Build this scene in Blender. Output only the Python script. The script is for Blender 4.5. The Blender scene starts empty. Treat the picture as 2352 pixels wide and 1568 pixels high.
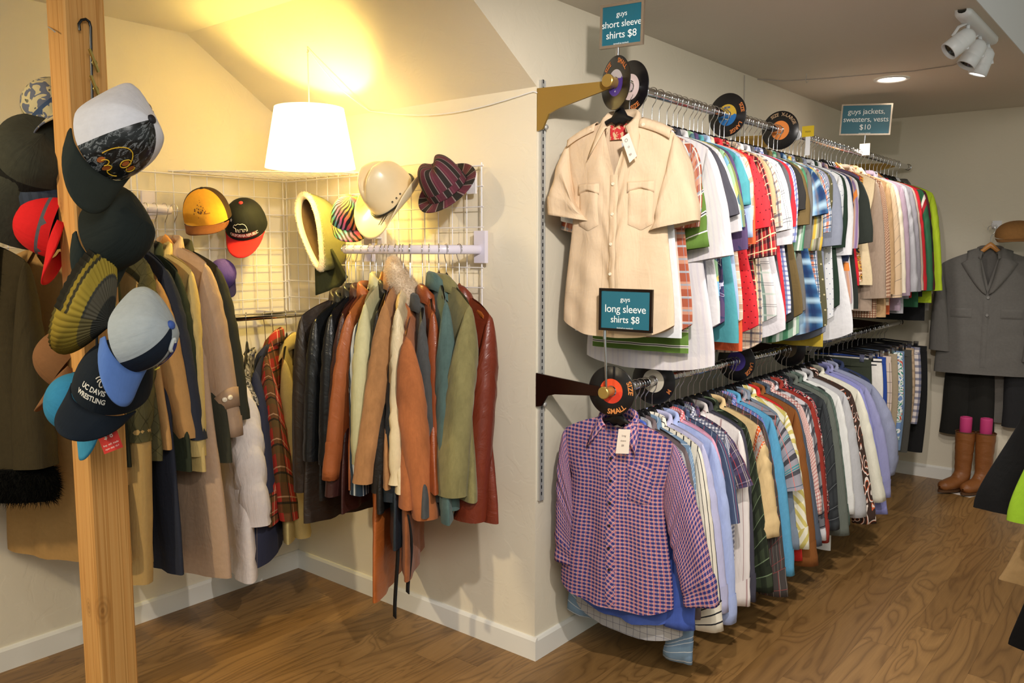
import bpy, math, random
import numpy as np
from mathutils import Vector, Matrix

scene = bpy.context.scene
COL = scene.collection
PI = math.pi

# ---------------------------------------------------------------- camera
W_PX, H_PX, F_PX = 2352.0, 1568.0, 1908.0
CAM = np.array([1.8473, -2.3891, 1.5492])
RW = np.array([[0.77303617, -0.06972694, -0.63051822],
               [0.63436149, 0.08377599, 0.76848363],
               [0.00076172, 0.99404213, -0.10899396]])      # columns: right, up, forward
cam_data = bpy.data.cameras.new('camera')
cam_data.sensor_width = 36.0
cam_data.lens = F_PX / W_PX * 36.0
cam_data.clip_start = 0.02
cam = bpy.data.objects.new('camera', cam_data)
COL.objects.link(cam)
cam.matrix_world = Matrix(((RW[0, 0], RW[0, 1], -RW[0, 2], CAM[0]),
                           (RW[1, 0], RW[1, 1], -RW[1, 2], CAM[1]),
                           (RW[2, 0], RW[2, 1], -RW[2, 2], CAM[2]),
                           (0, 0, 0, 1)))
scene.camera = cam

def on(u, v, x=None, y=None, z=None):
    """the point of a real plane (x=, y= or z= constant) seen at photo pixel (u, v)"""
    r = RW @ np.array([(u - W_PX / 2) / F_PX, -(v - H_PX / 2) / F_PX, 1.0])
    if x is not None: t = (x - CAM[0]) / r[0]
    elif y is not None: t = (y - CAM[1]) / r[1]
    else: t = (z - CAM[2]) / r[2]
    return CAM + t * r

def at_depth(u, v, d):
    return CAM + d * (RW @ np.array([(u - W_PX / 2) / F_PX, -(v - H_PX / 2) / F_PX, 1.0]))

# ---------------------------------------------------------------- world, lights, exposure
scene.view_settings.view_transform = 'Standard'
scene.view_settings.look = 'None'
scene.view_settings.gamma = 1.0
scene.view_settings.use_curve_mapping = False
scene.view_settings.exposure = 0.22

world = bpy.data.worlds.new('world')
scene.world = world
world.use_nodes = True
world.node_tree.nodes['Background'].inputs[0].default_value = (0.94, 1.0, 0.90, 1)
world.node_tree.nodes['Background'].inputs[1].default_value = 0.42

def light(name, kind, loc, energy, color, aim=None, size=0.1, spot=None, blend=0.4):
    d = bpy.data.lights.new(name, kind)
    d.energy = energy; d.color = color
    if kind == 'AREA': d.size = size
    else: d.shadow_soft_size = size
    if kind == 'SPOT':
        d.spot_size = math.radians(spot); d.spot_blend = blend
    o = bpy.data.objects.new(name, d); COL.objects.link(o)
    o.location = loc
    if aim is not None:
        o.rotation_euler = (Vector(aim) - Vector(loc)).to_track_quat('-Z', 'Y').to_euler()
    return o

WARM = (1.0, 0.71, 0.15)
NEUT = (1.0, 0.92, 0.85)
light('track_spot_near', 'SPOT', (1.30, -1.20, 2.20), 92, NEUT, aim=(0.30, 0.15, 1.2), size=0.03, spot=95, blend=0.7)
light('track_spot_middle', 'SPOT', (1.45, 0.55, 2.38), 76, NEUT, aim=(0.45, 1.1, 0.8), size=0.05, spot=110, blend=0.8)
light('track_spot_far', 'SPOT', (1.16, 1.66, 2.22), 22, NEUT, aim=(0.55, 2.7, 1.0), size=0.03, spot=80, blend=0.6)
light('downlight_bulb', 'SPOT', (0.544, 2.337, 2.41), 32, (1.0, 0.94, 0.86), aim=(0.544, 2.337, 0), size=0.05, spot=130, blend=0.7)
light('pendant_bulb', 'POINT', (-0.882, -0.316, 1.98), 42, WARM, size=0.035)
light('fill_area_camera_side', 'AREA', (2.6, -2.6, 2.9), 62, (1.0, 0.96, 0.90), aim=(0.6, 0.0, 0.6), size=1.6)  # unseen soft fill added on the camera side to lift the shadows
light('fill_spot_left', 'SPOT', (-0.5, -3.3, 2.38), 120, (1.0, 0.80, 0.50), aim=(-0.75, -0.6, 0.35), size=0.06, spot=76, blend=0.8)  # added warm fill without a fixture, brightens the left coats and the post

# ---------------------------------------------------------------- colours
def lin(c):
    c /= 255.0
    return c / 12.92 if c <= 0.04045 else ((c + 0.055) / 1.055) ** 2.4
def hx(s):
    if not isinstance(s, str): return s
    s = s.lstrip('#')
    return (lin(int(s[0:2], 16)), lin(int(s[2:4], 16)), lin(int(s[4:6], 16)), 1.0)

# ---------------------------------------------------------------- meshes
class MB:
    def __init__(self):
        self.v = []; self.f = []; self.uv = []; self.m = []; self.n = 0; self.sm = []
    def add(self, verts, faces, uvs=None, mat=0, smooth=True):
        b = self.n
        verts = np.asarray(verts, float).reshape(-1, 3)
        self.v.append(verts); self.n += len(verts)
        for i, f in enumerate(faces):
            self.f.append([b + k for k in f])
            if uvs is None:
                self.uv.extend([(verts[k][0] + verts[k][1] * 0.6, verts[k][2]) for k in f])
            else:
                self.uv.extend(uvs[i])
            self.m.append(mat); self.sm.append(smooth)
        return self
    def grid(self, P, closed=False, UV=None, mat=0, smooth=True, flip=False):
        P = np.asarray(P, float)
        nr, nc = P.shape[:2]
        if UV is None:
            du = np.zeros((nr, nc + 1)); dv = np.zeros((nr, nc + 1))
            Q = np.concatenate([P, P[:, :1]], 1)
            seg = np.linalg.norm(np.diff(Q, axis=1), axis=2).mean(0)
            du[:, 1:] = np.cumsum(seg)[None]
            sv = np.linalg.norm(np.diff(P, axis=0), axis=2).mean(1) if nr > 1 else np.zeros(0)
            dv[1:] = np.cumsum(sv)[:, None]
            UV = np.stack([du, dv], 2)
        faces = []; uvs = []
        last = nc if closed else nc - 1
        for i in range(nr - 1):
            for j in range(last):
                k = (j + 1) % nc
                q = [i * nc + j, i * nc + k, (i + 1) * nc + k, (i + 1) * nc + j]
                w = [UV[i, j], UV[i, j + 1], UV[i + 1, j + 1], UV[i + 1, j]]
                if flip: q = q[::-1]; w = w[::-1]
                faces.append(q); uvs.append([tuple(a) for a in w])
        return self.add(P.reshape(-1, 3), faces, uvs, mat, smooth)
    def box(self, lo, hi, M=None, mat=0):
        x0, y0, z0 = lo; x1, y1, z1 = hi
        v = np.array([(x0, y0, z0), (x1, y0, z0), (x1, y1, z0), (x0, y1, z0),
                      (x0, y0, z1), (x1, y0, z1), (x1, y1, z1), (x0, y1, z1)], float)
        if M is not None: v = (np.array(M.to_3x3()) @ v.T).T + np.array(M.translation)
        return self.add(v, [(0, 3, 2, 1), (4, 5, 6, 7), (0, 1, 5, 4), (1, 2, 6, 5), (2, 3, 7, 6), (3, 0, 4, 7)], None, mat, False)
    def tube(self, pts, r, n=8, caps=True, mat=0, flat=None, up=None):
        """round tube along pts; r a number or one per point; flat=(a,b) scales the section"""
        pts = np.asarray(pts, float); m = len(pts)
        r = np.full(m, r, float) if np.isscalar(r) else np.asarray(r, float)
        T = np.gradient(pts, axis=0); T /= np.linalg.norm(T, axis=1)[:, None] + 1e-12
        a = np.array(up, float) if up is not None else (np.array([0, 0, 1.0]) if abs(T[0][2]) < 0.9 else np.array([1.0, 0, 0]))
        N = []
        for t in T:
            a = a - t * a.dot(t); a /= np.linalg.norm(a) + 1e-12; N.append(a.copy())
        N = np.array(N); B = np.cross(T, N)
        th = np.linspace(0, 2 * PI, n, endpoint=False)
        fa, fb = flat or (1, 1)
        P = pts[:, None] + r[:, None, None] * (N[:, None] * np.cos(th)[None, :, None] * fa + B[:, None] * np.sin(th)[None, :, None] * fb)
        self.grid(P, closed=True, mat=mat)
        if caps:
            for e, idx in ((0, range(n)), (m - 1, range(n - 1, -1, -1))):
                self.add(P[e], [list(idx)], None, mat, False)
        return self
    def lathe(self, prof, n=24, M=None, mat=0, caps=False):
        th = np.linspace(0, 2 * PI, n, endpoint=False)
        P = np.array([[(r * math.cos(t), r * math.sin(t), z) for t in th] for r, z in prof])
        if M is not None:
            P = (P.reshape(-1, 3) @ np.array(M.to_3x3()).T + np.array(M.translation)).reshape(P.shape)
        self.grid(P, closed=True, mat=mat)
        if caps:
            self.add(P[0], [list(range(n - 1, -1, -1))], None, mat, False)
            self.add(P[-1], [list(range(n))], None, mat, False)
        return self
    def build(self, name, mats, parent=None, loc=None, rot=None, sharp=None, solid=None, sub=0):
        me = bpy.data.meshes.new(name)
        V = np.concatenate(self.v) if self.v else np.zeros((0, 3))
        me.from_pydata(V.tolist(), [], self.f)
        if not isinstance(mats, (list, tuple)): mats = [mats]
        for m in mats: me.materials.append(m)
        uvl = me.uv_layers.new(name='UVMap')
        uvl.data.foreach_set('uv', np.asarray(self.uv, dtype=np.float32).ravel())
        me.polygons.foreach_set('material_index', np.asarray(self.m, dtype=np.int32))
        me.polygons.foreach_set('use_smooth', np.asarray(self.sm, dtype=bool))
        me.update()
        if sharp: me.set_sharp_from_angle(angle=math.radians(sharp))
        o = bpy.data.objects.new(name, me); COL.objects.link(o)
        if parent is not None: o.parent = parent
        if loc is not None: o.location = loc
        if rot is not None: o.rotation_euler = rot
        if solid:
            md = o.modifiers.new('thickness', 'SOLIDIFY'); md.thickness = solid; md.offset = 0
        if sub:
            md = o.modifiers.new('smooth', 'SUBSURF'); md.levels = sub; md.render_levels = sub
        return o

def tag(o, label, cat, group=None):
    o['label'] = label; o['category'] = cat
    if group: o['group'] = group
    return o
def empty(name, loc=(0, 0, 0), rz=0, label=None, cat=None, group=None, M=None):
    o = bpy.data.objects.new(name, None); COL.objects.link(o)
    o.empty_display_size = 0.05
    if M is not None: o.matrix_world = M
    else: o.location = loc; o.rotation_euler = (0, 0, rz)
    if label: tag(o, label, cat, group)
    return o
def struct(o): o['kind'] = 'structure'; return o
def frame(origin, xa, ya=None, za=None):
    """matrix from an origin and two axes"""
    xa = Vector(xa).normalized()
    if za is not None:
        za = Vector(za); za = (za - xa * za.dot(xa)).normalized(); ya = za.cross(xa)
    else:
        ya = Vector(ya); ya = (ya - xa * ya.dot(xa)).normalized(); za = xa.cross(ya)
    M = Matrix((xa, ya, za)).transposed().to_4x4(); M.translation = Vector(origin)
    return M

# ---------------------------------------------------------------- materials
class NT:
    """small helper for node trees"""
    def __init__(self, name, rough=0.9, spec=0.3):
        self.m = bpy.data.materials.new(name); self.m.use_nodes = True
        self.t = self.m.node_tree; self.b = self.t.nodes['Principled BSDF']
        self.b.inputs['Roughness'].default_value = rough
        self.b.inputs['Specular IOR Level'].default_value = spec
    def n(self, typ, **kw):
        o = self.t.nodes.new(typ)
        for k, v in kw.items(): setattr(o, k, v)
        return o
    def link(self, a, b): self.t.links.new(a, b)
    def math(self, op, a, b=None, c=None, clamp=False):
        o = self.n('ShaderNodeMath', operation=op, use_clamp=clamp)
        for i, x in enumerate((a, b, c)):
            if x is None: continue
            if isinstance(x, (int, float)): o.inputs[i].default_value = x
            else: self.link(x, o.inputs[i])
        return o.outputs[0]
    def mix(self, f, a, b, blend='MIX'):
        o = self.n('ShaderNodeMix', data_type='RGBA', blend_type=blend)
        for s, x in ((0, f), (6, a), (7, b)):
            if isinstance(x, (int, float)): o.inputs[s].default_value = x
            elif isinstance(x, tuple): o.inputs[s].default_value = x
            else: self.link(x, o.inputs[s])
        return o.outputs[2]
    def ramp(self, f, stops, interp='LINEAR'):
        o = self.n('ShaderNodeValToRGB'); cr = o.color_ramp; cr.interpolation = interp
        while len(cr.elements) < len(stops): cr.elements.new(0.5)
        for e, (p, c) in zip(cr.elements, stops): e.position = p; e.color = hx(c)
        self.link(f, o.inputs[0]); return o.outputs[0]
    def noise(self, vec, scale, detail=2, rough=0.5, dist=0):
        o = self.n('ShaderNodeTexNoise'); o.inputs['Scale'].default_value = scale
        o.inputs['Detail'].default_value = detail; o.inputs['Roughness'].default_value = rough
        o.inputs['Distortion'].default_value = dist
        if vec is not None: self.link(vec, o.inputs['Vector'])
        return o.outputs[0]
    def map(self, vec, scale=(1, 1, 1), rot=(0, 0, 0), loc=(0, 0, 0)):
        o = self.n('ShaderNodeMapping'); o.inputs['Scale'].default_value = scale
        o.inputs['Rotation'].default_value = rot; o.inputs['Location'].default_value = loc
        self.link(vec, o.inputs['Vector']); return o.outputs[0]
    def uv(self):
        if not hasattr(self, '_uv'): self._uv = self.n('ShaderNodeTexCoord').outputs['UV']
        return self._uv
    def obj(self):
        if not hasattr(self, '_o'): self._o = self.n('ShaderNodeTexCoord').outputs['Object']
        return self._o
    def sep(self, v):
        o = self.n('ShaderNodeSeparateXYZ'); self.link(v, o.inputs[0]); return o.outputs
    def bump(self, h, strength, dist=0.002):
        o = self.n('ShaderNodeBump'); o.inputs['Strength'].default_value = strength
        o.inputs['Distance'].default_value = dist
        self.link(h, o.inputs['Height']); self.link(o.outputs[0], self.b.inputs['Normal'])
    def color(self, c):
        if isinstance(c, tuple): self.b.inputs['Base Color'].default_value = c
        else: self.link(c, self.b.inputs['Base Color'])
        return self.m

def plain(name, c, rough=0.5, metal=0.0, spec=0.5, emit=None, es=0):
    k = NT(name, rough, spec); k.b.inputs['Metallic'].default_value = metal
    if emit: k.b.inputs['Emission Color'].default_value = hx(emit); k.b.inputs['Emission Strength'].default_value = es
    return k.color(hx(c))

_n = [0]
def _nm(p): _n[0] += 1; return '%s_%d' % (p, _n[0])

def _cloth_finish(k, col, fuzz=0.25, wrinkle=0.5, scale=1.0):
    """weave noise in the colour, soft wrinkles and thread in the bump"""
    uv = k.uv()
    n1 = k.noise(k.map(uv, (24 * scale, 6 * scale, 1)), 1.0, 4, 0.62, 0.9)
    n2 = k.noise(k.map(uv, (900, 900, 1)), 1.0, 1)
    n3 = k.noise(k.map(uv, (9 * scale, 14 * scale, 1), rot=(0, 0, 0.5)), 1.0, 2, 0.5, 1.2)
    h = k.math('MULTIPLY_ADD', n2, 0.06 * fuzz, k.math('ADD', n1, k.math('MULTIPLY', n3, 0.7)))
    k.bump(h, wrinkle, 0.0055)
    return k.color(col)

def S(c, rough=0.9, fuzz=0.5, wrinkle=0.55, mottled=0.12, sheen=0.0):
    """plain cloth"""
    k = NT(_nm('cloth'), rough, 0.25)
    c = hx(c)
    n = k.noise(k.map(k.uv(), (60, 60, 1)), 1.0, 4, 0.65)
    d = tuple(x * (1 - mottled) for x in c[:3]) + (1,)
    l = tuple(min(1, x * (1 + mottled)) for x in c[:3]) + (1,)
    if sheen: k.b.inputs['Sheen Weight'].default_value = sheen
    return _cloth_finish(k, k.mix(n, d, l), fuzz, wrinkle)

def P(base, layers, rot=0.0, wrinkle=0.5, warp=0.0):
    """woven pattern: layers of (axis, period, width share, colour, opacity, offset[, soft])"""
    k = NT(_nm('cloth'), 0.9, 0.25)
    uv = k.uv()
    if rot: uv = k.map(uv, rot=(0, 0, rot))
    s = k.sep(uv); col = hx(base)
    for L in layers:
        ax, per, wd, c, al = L[:5]; off = L[5] if len(L) > 5 else 0.0; soft = len(L) > 6
        if ax == 'd': src = k.math('ADD', s[0], s[1])
        elif ax == 'e': src = k.math('SUBTRACT', s[0], s[1])
        else: src = s[0] if ax == 'u' else s[1]
        fr = k.math('FRACT', k.math('MULTIPLY_ADD', src, 1.0 / per, 10.0 + off))
        if soft:
            a = k.math('ABSOLUTE', k.math('SUBTRACT', fr, 0.5))
            m = k.math('MULTIPLY', k.math('MULTIPLY_ADD', a, -2.0 / wd, 1.2, clamp=True), al, clamp=True)
        else:
            m = k.math('MULTIPLY', k.math('LESS_THAN', fr, wd), al)
        col = k.mix(m, col, hx(c))
    return _cloth_finish(k, col, 0.4, wrinkle)

def DOT(base, dot, per=0.02, r=0.16, wrinkle=0.5):
    k = NT(_nm('cloth'), 0.9, 0.25); s = k.sep(k.uv())
    row = k.math('FLOOR', k.math('MULTIPLY_ADD', s[1], 1.0 / per, 50))
    sh = k.math('MULTIPLY', k.math('MODULO', row, 2.0), 0.5)
    fu = k.math('SUBTRACT', k.math('FRACT', k.math('ADD', k.math('MULTIPLY_ADD', s[0], 1.0 / per, 50), sh)), 0.5)
    fv = k.math('SUBTRACT', k.math('FRACT', k.math('MULTIPLY_ADD', s[1], 1.0 / per, 50)), 0.5)
    d = k.math('SQRT', k.math('ADD', k.math('MULTIPLY', fu, fu), k.math('MULTIPLY', fv, fv)))
    return _cloth_finish(k, k.mix(k.math('LESS_THAN', d, r), hx(base), hx(dot)), 0.4, wrinkle)

def BLOT(stops, scale=14, dist=1.5, wrinkle=0.4, stretch=1.0, vor=False):
    """printed cloth: flowers, camouflage, swirls"""
    k = NT(_nm('cloth'), 0.9, 0.25)
    v = k.map(k.uv(), (scale, scale * stretch, 1))
    if vor:
        o = k.n('ShaderNodeTexVoronoi'); o.inputs['Scale'].default_value = 1.0; k.link(v, o.inputs['Vector'])
        f = k.math('ADD', o.outputs['Distance'], k.math('MULTIPLY', k.noise(v, 2.2, 2), 0.25))
    else:
        f = k.noise(v, 1.0, 1.5, 0.5, dist)
    return _cloth_finish(k, k.ramp(f, stops, 'CONSTANT'), 0.4, wrinkle)

def SWIRL(base, line, line2, scale=16):
    k = NT(_nm('cloth'), 0.9, 0.25)
    v = k.map(k.uv(), (scale, scale, 1))
    o = k.n('ShaderNodeTexVoronoi'); o.inputs['Scale'].default_value = 1.0; k.link(v, o.inputs['Vector'])
    f = k.math('FRACT', k.math('MULTIPLY', k.math('ADD', o.outputs['Distance'], k.math('MULTIPLY', k.noise(v, 1.5, 1), 0.35)), 3.2))
    col = k.mix(k.math('LESS_THAN', f, 0.30), hx(base), hx(line))
    col = k.mix(k.math('LESS_THAN', f, 0.10), col, hx(line2))
    g = k.noise(v, 0.6, 0)
    col = k.mix(k.math('GREATER_THAN', g, 0.53), col, hx(base))
    return _cloth_finish(k, col, 0.4, 0.4)

def LEATHER(c, rough=0.38, spec=0.5, grain=0.5, wear=0.25):
    k = NT(_nm('leather'), rough, spec); c = hx(c)
    uv = k.uv()
    n = k.noise(k.map(uv, (18, 10, 1)), 1.0, 5, 0.65)
    d = tuple(x * (1 - wear) for x in c[:3]) + (1,); l = tuple(min(1, x * (1 + wear)) for x in c[:3]) + (1,)
    o = k.n('ShaderNodeTexVoronoi'); o.inputs['Scale'].default_value = 1.0; k.link(k.map(uv, (420, 420, 1)), o.inputs['Vector'])
    n1 = k.noise(k.map(uv, (14, 26, 1)), 1.0, 3, 0.55, 0.8)
    k.bump(k.math('MULTIPLY_ADD', o.outputs['Distance'], 0.05 * grain, n1), 0.5, 0.007)
    k.link(k.math('MULTIPLY_ADD', n, 0.3, rough - 0.15, clamp=True), k.b.inputs['Roughness'])
    return k.color(k.mix(n, d, l))

def SUEDE(c, wear=0.30):
    k = NT(_nm('suede'), 0.95, 0.15); c = hx(c)
    n = k.noise(k.map(k.uv(), (9, 7, 1)), 1.0, 5, 0.7)
    d = tuple(x * (1 - wear) for x in c[:3]) + (1,); l = tuple(min(1, x * (1 + wear)) for x in c[:3]) + (1,)
    k.b.inputs['Sheen Weight'].default_value = 0.12
    n = k.math('ADD', k.math('MULTIPLY', n, .6), k.math('MULTIPLY', k.noise(k.map(k.uv(), (38, 26, 1)), 1.0, 4, .7), .4))
    return _cloth_finish(k, k.mix(k.ramp(n, [(0.3, '#000000'), (0.7, '#ffffff')]), d, l), 1.0, 0.5, 0.7)
# ================================================================ THE SETTING
H = 2.445; LB = 1.47; YD = 3.75; XS = 1.167; HI = 3.05
def wallpaint(name, c, bump=0.10):
    k = NT(name, 0.75, 0.3)
    o = k.obj()
    n = k.noise(o, 9, 3, 0.5, 1.4)
    tr = k.ramp(n, [(0.46, '#000000'), (0.52, '#ffffff')])
    k.bump(k.math('MULTIPLY_ADD', k.noise(o, 60, 3), 0.35, tr), bump, 0.0035)
    n2 = k.noise(o, 1.7, 3)
    a = hx(c); b = tuple(x * 0.96 for x in a[:3]) + (1,)
    return k.color(k.mix(n2, a, b))
M_WALL = wallpaint('wall_paint', '#e8dfca')
M_CEIL = wallpaint('ceiling_paint', '#d9d2c4', 0.06)
M_TRIM = plain('trim_paint', '#eceae2', 0.4)

def floor_mat():
    k = NT('floor_laminate', 0.36, 0.45)
    o = k.obj(); s = k.sep(o)
    pw, pl = 0.13, 1.22
    fx = k.math('MULTIPLY_ADD', s[0], 1 / pw, 100.0)
    row = k.math('FLOOR', fx)
    wn = k.n('ShaderNodeTexWhiteNoise', noise_dimensions='1D'); k.link(row, wn.inputs['W'])
    fy = k.math('ADD', k.math('MULTIPLY_ADD', s[1], 1 / pl, 50.0), k.math('MULTIPLY', wn.outputs['Value'], 7.3))
    cell = k.math('ADD', k.math('MULTIPLY', row, 17.31), k.math('FLOOR', fy))
    wc = k.n('ShaderNodeTexWhiteNoise', noise_dimensions='1D'); k.link(cell, wc.inputs['W'])
    r = wc.outputs['Value']
    cmb = k.n('ShaderNodeCombineXYZ')
    k.link(k.math('MULTIPLY_ADD', r, 9.0, s[0]), cmb.inputs[0]); k.link(k.math('MULTIPLY_ADD', r, 23.0, s[1]), cmb.inputs[1]); k.link(r, cmb.inputs[2])
    v = cmb.outputs[0]
    field = k.noise(k.map(v, (6.0, 1.0, 1)), 1.0, 2.5, 0.5, 0.9)
    rings = k.math('FRACT', k.math('MULTIPLY', field, 11.0))
    line = k.ramp(rings, [(0.0, '#000000'), (0.05, '#404040'), (0.16, '#c0c0c0'), (0.5, '#ffffff'), (0.86, '#e0e0e0'), (1.0, '#707070')])
    fine = k.noise(k.map(v, (150, 4, 1)), 1.0, 3, 0.6)
    base = k.mix(r, hx('#89663a'), hx('#a67f4c'))
    base = k.mix(k.math('MULTIPLY', k.math('SUBTRACT', 1.0, line), 0.52), base, hx('#432910'))
    base = k.mix(k.math('MULTIPLY', fine, 0.45), base, hx('#674a28'))
    gx = k.math('FRACT', fx); gy = k.math('FRACT', fy)
    seam = k.math('ADD', k.math('LESS_THAN', gx, 0.012), k.math('LESS_THAN', gy, 0.0016), clamp=True)
    base = k.mix(k.math('MULTIPLY', seam, 0.45), base, hx('#3a2412'))
    k.bump(k.math('MULTIPLY_ADD', fine, 0.4, k.math('MULTIPLY', seam, -1.0)), 0.15, 0.001)
    k.link(k.math('MULTIPLY_ADD', fine, 0.18, 0.28), k.b.inputs['Roughness'])
    return k.color(base)
M_FLOOR = floor_mat()

def quad(name, pts, mat):
    b = MB(); b.add(pts, [list(range(len(pts)))], None, 0, False)
    return struct(b.build(name, mat))
def slab(name, lo, hi, mat): return struct(MB().box(lo, hi).build(name, mat))

slab('floor', (-LB - 0.1, -4.5, -0.08), (4.5, YD + 0.1, 0.0), M_FLOOR)
slab('wall_right', (-0.1, 0.0, 0.0), (0.0, YD, H), M_WALL)                 # the long wall behind the shirt rails
slab('wall_alcove', (-LB, 0.0, 0.0), (-0.1, 0.1, H), M_WALL)               # the short return with the leather coats
slab('wall_left', (-LB - 0.1, -4.5, 0.0), (-LB, 0.1, H), M_WALL)
slab('wall_back', (-0.1, YD, 0.0), (4.5, YD + 0.1, HI), M_WALL)
slab('ceiling', (-LB - 0.1, -4.5, H), (XS, YD + 0.1, H + 0.08), M_CEIL)
M_RISER = plain('riser_paint', '#e6eaf0', 0.6)
slab('ceiling_riser', (XS - 0.02, -4.5, H + 0.001), (XS + 0.002, YD, HI), M_RISER)
slab('ceiling_high', (XS, -4.5, HI), (4.5, YD + 0.1, HI + 0.08), M_CEIL)
# boxed slope over the alcove, closed towards the shop by a triangle
ys, zs = -0.484, 2.125
b = MB()
b.add([(-LB, ys, H), (0, ys, H), (0, 0.0, zs), (-LB, 0.0, zs), (0, 0.0, H), (-LB, 0, H)],
      [(0, 3, 2, 1), (1, 2, 4), (0, 5, 3), (3, 5, 4, 2), (0, 1, 4, 5)], None, 0, False)
struct(b.build('ceiling_slope', M_WALL))

def baseboard(name, p0, p1, nrm, h=0.088, t=0.014):
    p0 = np.array(p0 + (0,), float); p1 = np.array(p1 + (0,), float); n = np.array(nrm + (0,), float)
    prof = [(0, 0), (t, 0), (t, h - 0.012), (t - 0.006, h - 0.002), (t - 0.009, h), (0, h)]
    P_ = np.array([[p0 + n * a + np.array([0, 0, z]) for a, z in prof], [p1 + n * a + np.array([0, 0, z]) for a, z in prof]])
    b = MB(); b.grid(P_, smooth=False)
    b.add(P_[0], [list(range(6))], None, 0, False); b.add(P_[1], [list(range(5, -1, -1))], None, 0, False)
    struct(b.build(name, M_TRIM))
baseboard('baseboard_right', (0.0, 0.0), (0.0, YD), (1, 0))
baseboard('baseboard_alcove', (-LB, 0.0), (0.014, 0.0), (0, -1))
baseboard('baseboard_left', (-LB, -4.5), (-LB, 0.0), (1, 0))
baseboard('baseboard_back', (0.0, YD), (4.5, YD), (0, -1))

# ================================================================ WOODEN POST
PX, PY, PWD = -0.091, -1.561, 0.089        # corner nearest the camera and section
def post_mat():
    k = NT('fir_post', 0.55, 0.35); o = k.obj()
    rings = k.noise(k.map(o, (60, 60, 0.45)), 1.0, 1.5, 0.5, 0.3)
    g = k.math('FRACT', k.math('MULTIPLY', rings, 7.0))
    col = k.ramp(g, [(0.0, '#d9a562'), (0.6, '#d29a56'), (0.88, '#bb8240'), (1.0, '#d6a25e')])
    kn = k.n('ShaderNodeTexVoronoi'); kn.inputs['Scale'].default_value = 1.0; k.link(k.map(o, (9, 9, 2.4)), kn.inputs['Vector'])
    knot = k.ramp(kn.outputs['Distance'], [(0.0, '#ffffff'), (0.10, '#ffffff'), (0.16, '#000000')])
    col = k.mix(k.math('MULTIPLY', knot, 0.55), col, hx('#7a4a22'))
    for kp, kr in ((on(236, 1402, x=PX), .018), (on(204, 1395, y=PY), .012), (on(140, 478, y=PY), .012), (on(170, 900, y=PY), .008)):
        vs = k.n('ShaderNodeVectorMath', operation='SUBTRACT'); k.link(o, vs.inputs[0]); vs.inputs[1].default_value = tuple(kp)
        sc_ = k.n('ShaderNodeVectorMath', operation='MULTIPLY'); k.link(vs.outputs[0], sc_.inputs[0]); sc_.inputs[1].default_value = (1, 1, .55)
        ln = k.n('ShaderNodeVectorMath', operation='LENGTH'); k.link(sc_.outputs[0], ln.inputs[0])
        d = k.math('DIVIDE', ln.outputs['Value'], kr)
        ring = k.math('MULTIPLY_ADD', k.math('SINE', k.math('MULTIPLY', d, 14.0)), .25, .45)
        fall = k.math('SUBTRACT', 1.0, k.math('MULTIPLY', d, .7), clamp=True)
        col = k.mix(k.math('MULTIPLY', ring, fall), col, hx('#6a3f1a'))
    fl = k.noise(k.map(o, (200, 200, 6)), 1.0, 2)
    k.bump(fl, 0.2, 0.001)
    return k.color(k.mix(k.math('MULTIPLY', fl, 0.25), col, hx('#b98448')))
b = MB()
c = 0.004
sec = [(c, 0), (PWD - c, 0), (PWD, c), (PWD, PWD - c), (PWD - c, PWD), (c, PWD), (0, PWD - c), (0, c)]
P_ = np.array([[(PX - PWD + x, PY + y, z) for x, y in sec] for z in np.linspace(0, H, 12)])
b.grid(P_, closed=True, smooth=False)
POST = b.build('wooden_post', post_mat())
tag(POST, 'square unpainted fir post from floor to ceiling, hung with hats', 'post')
# ================================================================ HANGERS
M_CHROME = plain('chrome', '#d8d8dc', 0.12, 1.0)
M_STEEL = plain('brushed_steel', '#c4c4c0', 0.38, 0.45)
M_BLACKPL = plain('black_plastic', '#121214', 0.3)
M_WHITEPL = plain('white_plastic', '#e8e8ea', 0.35)
M_WIRE = plain('white_coated_wire', '#e9e6ea', 0.35)
M_BUTTON = plain('pale_button', '#e7dcc6', 0.3)
M_DARKBTN = plain('dark_button', '#1c1714', 0.3)
def wood_mat(name, c1, c2):
    k = NT(name, 0.35, 0.5)
    n = k.noise(k.map(k.obj(), (20, 60, 60)), 1.0, 3)
    return k.color(k.mix(n, hx(c1), hx(c2)))
M_HANGWOOD = wood_mat('hanger_wood', '#d79a52', '#b9752f')
M_HANGDARK = wood_mat('hanger_dark_wood', '#a55a24', '#7e3f16')
M_PAPER = plain('card_paper', '#f1e6da', 0.7)

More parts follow.
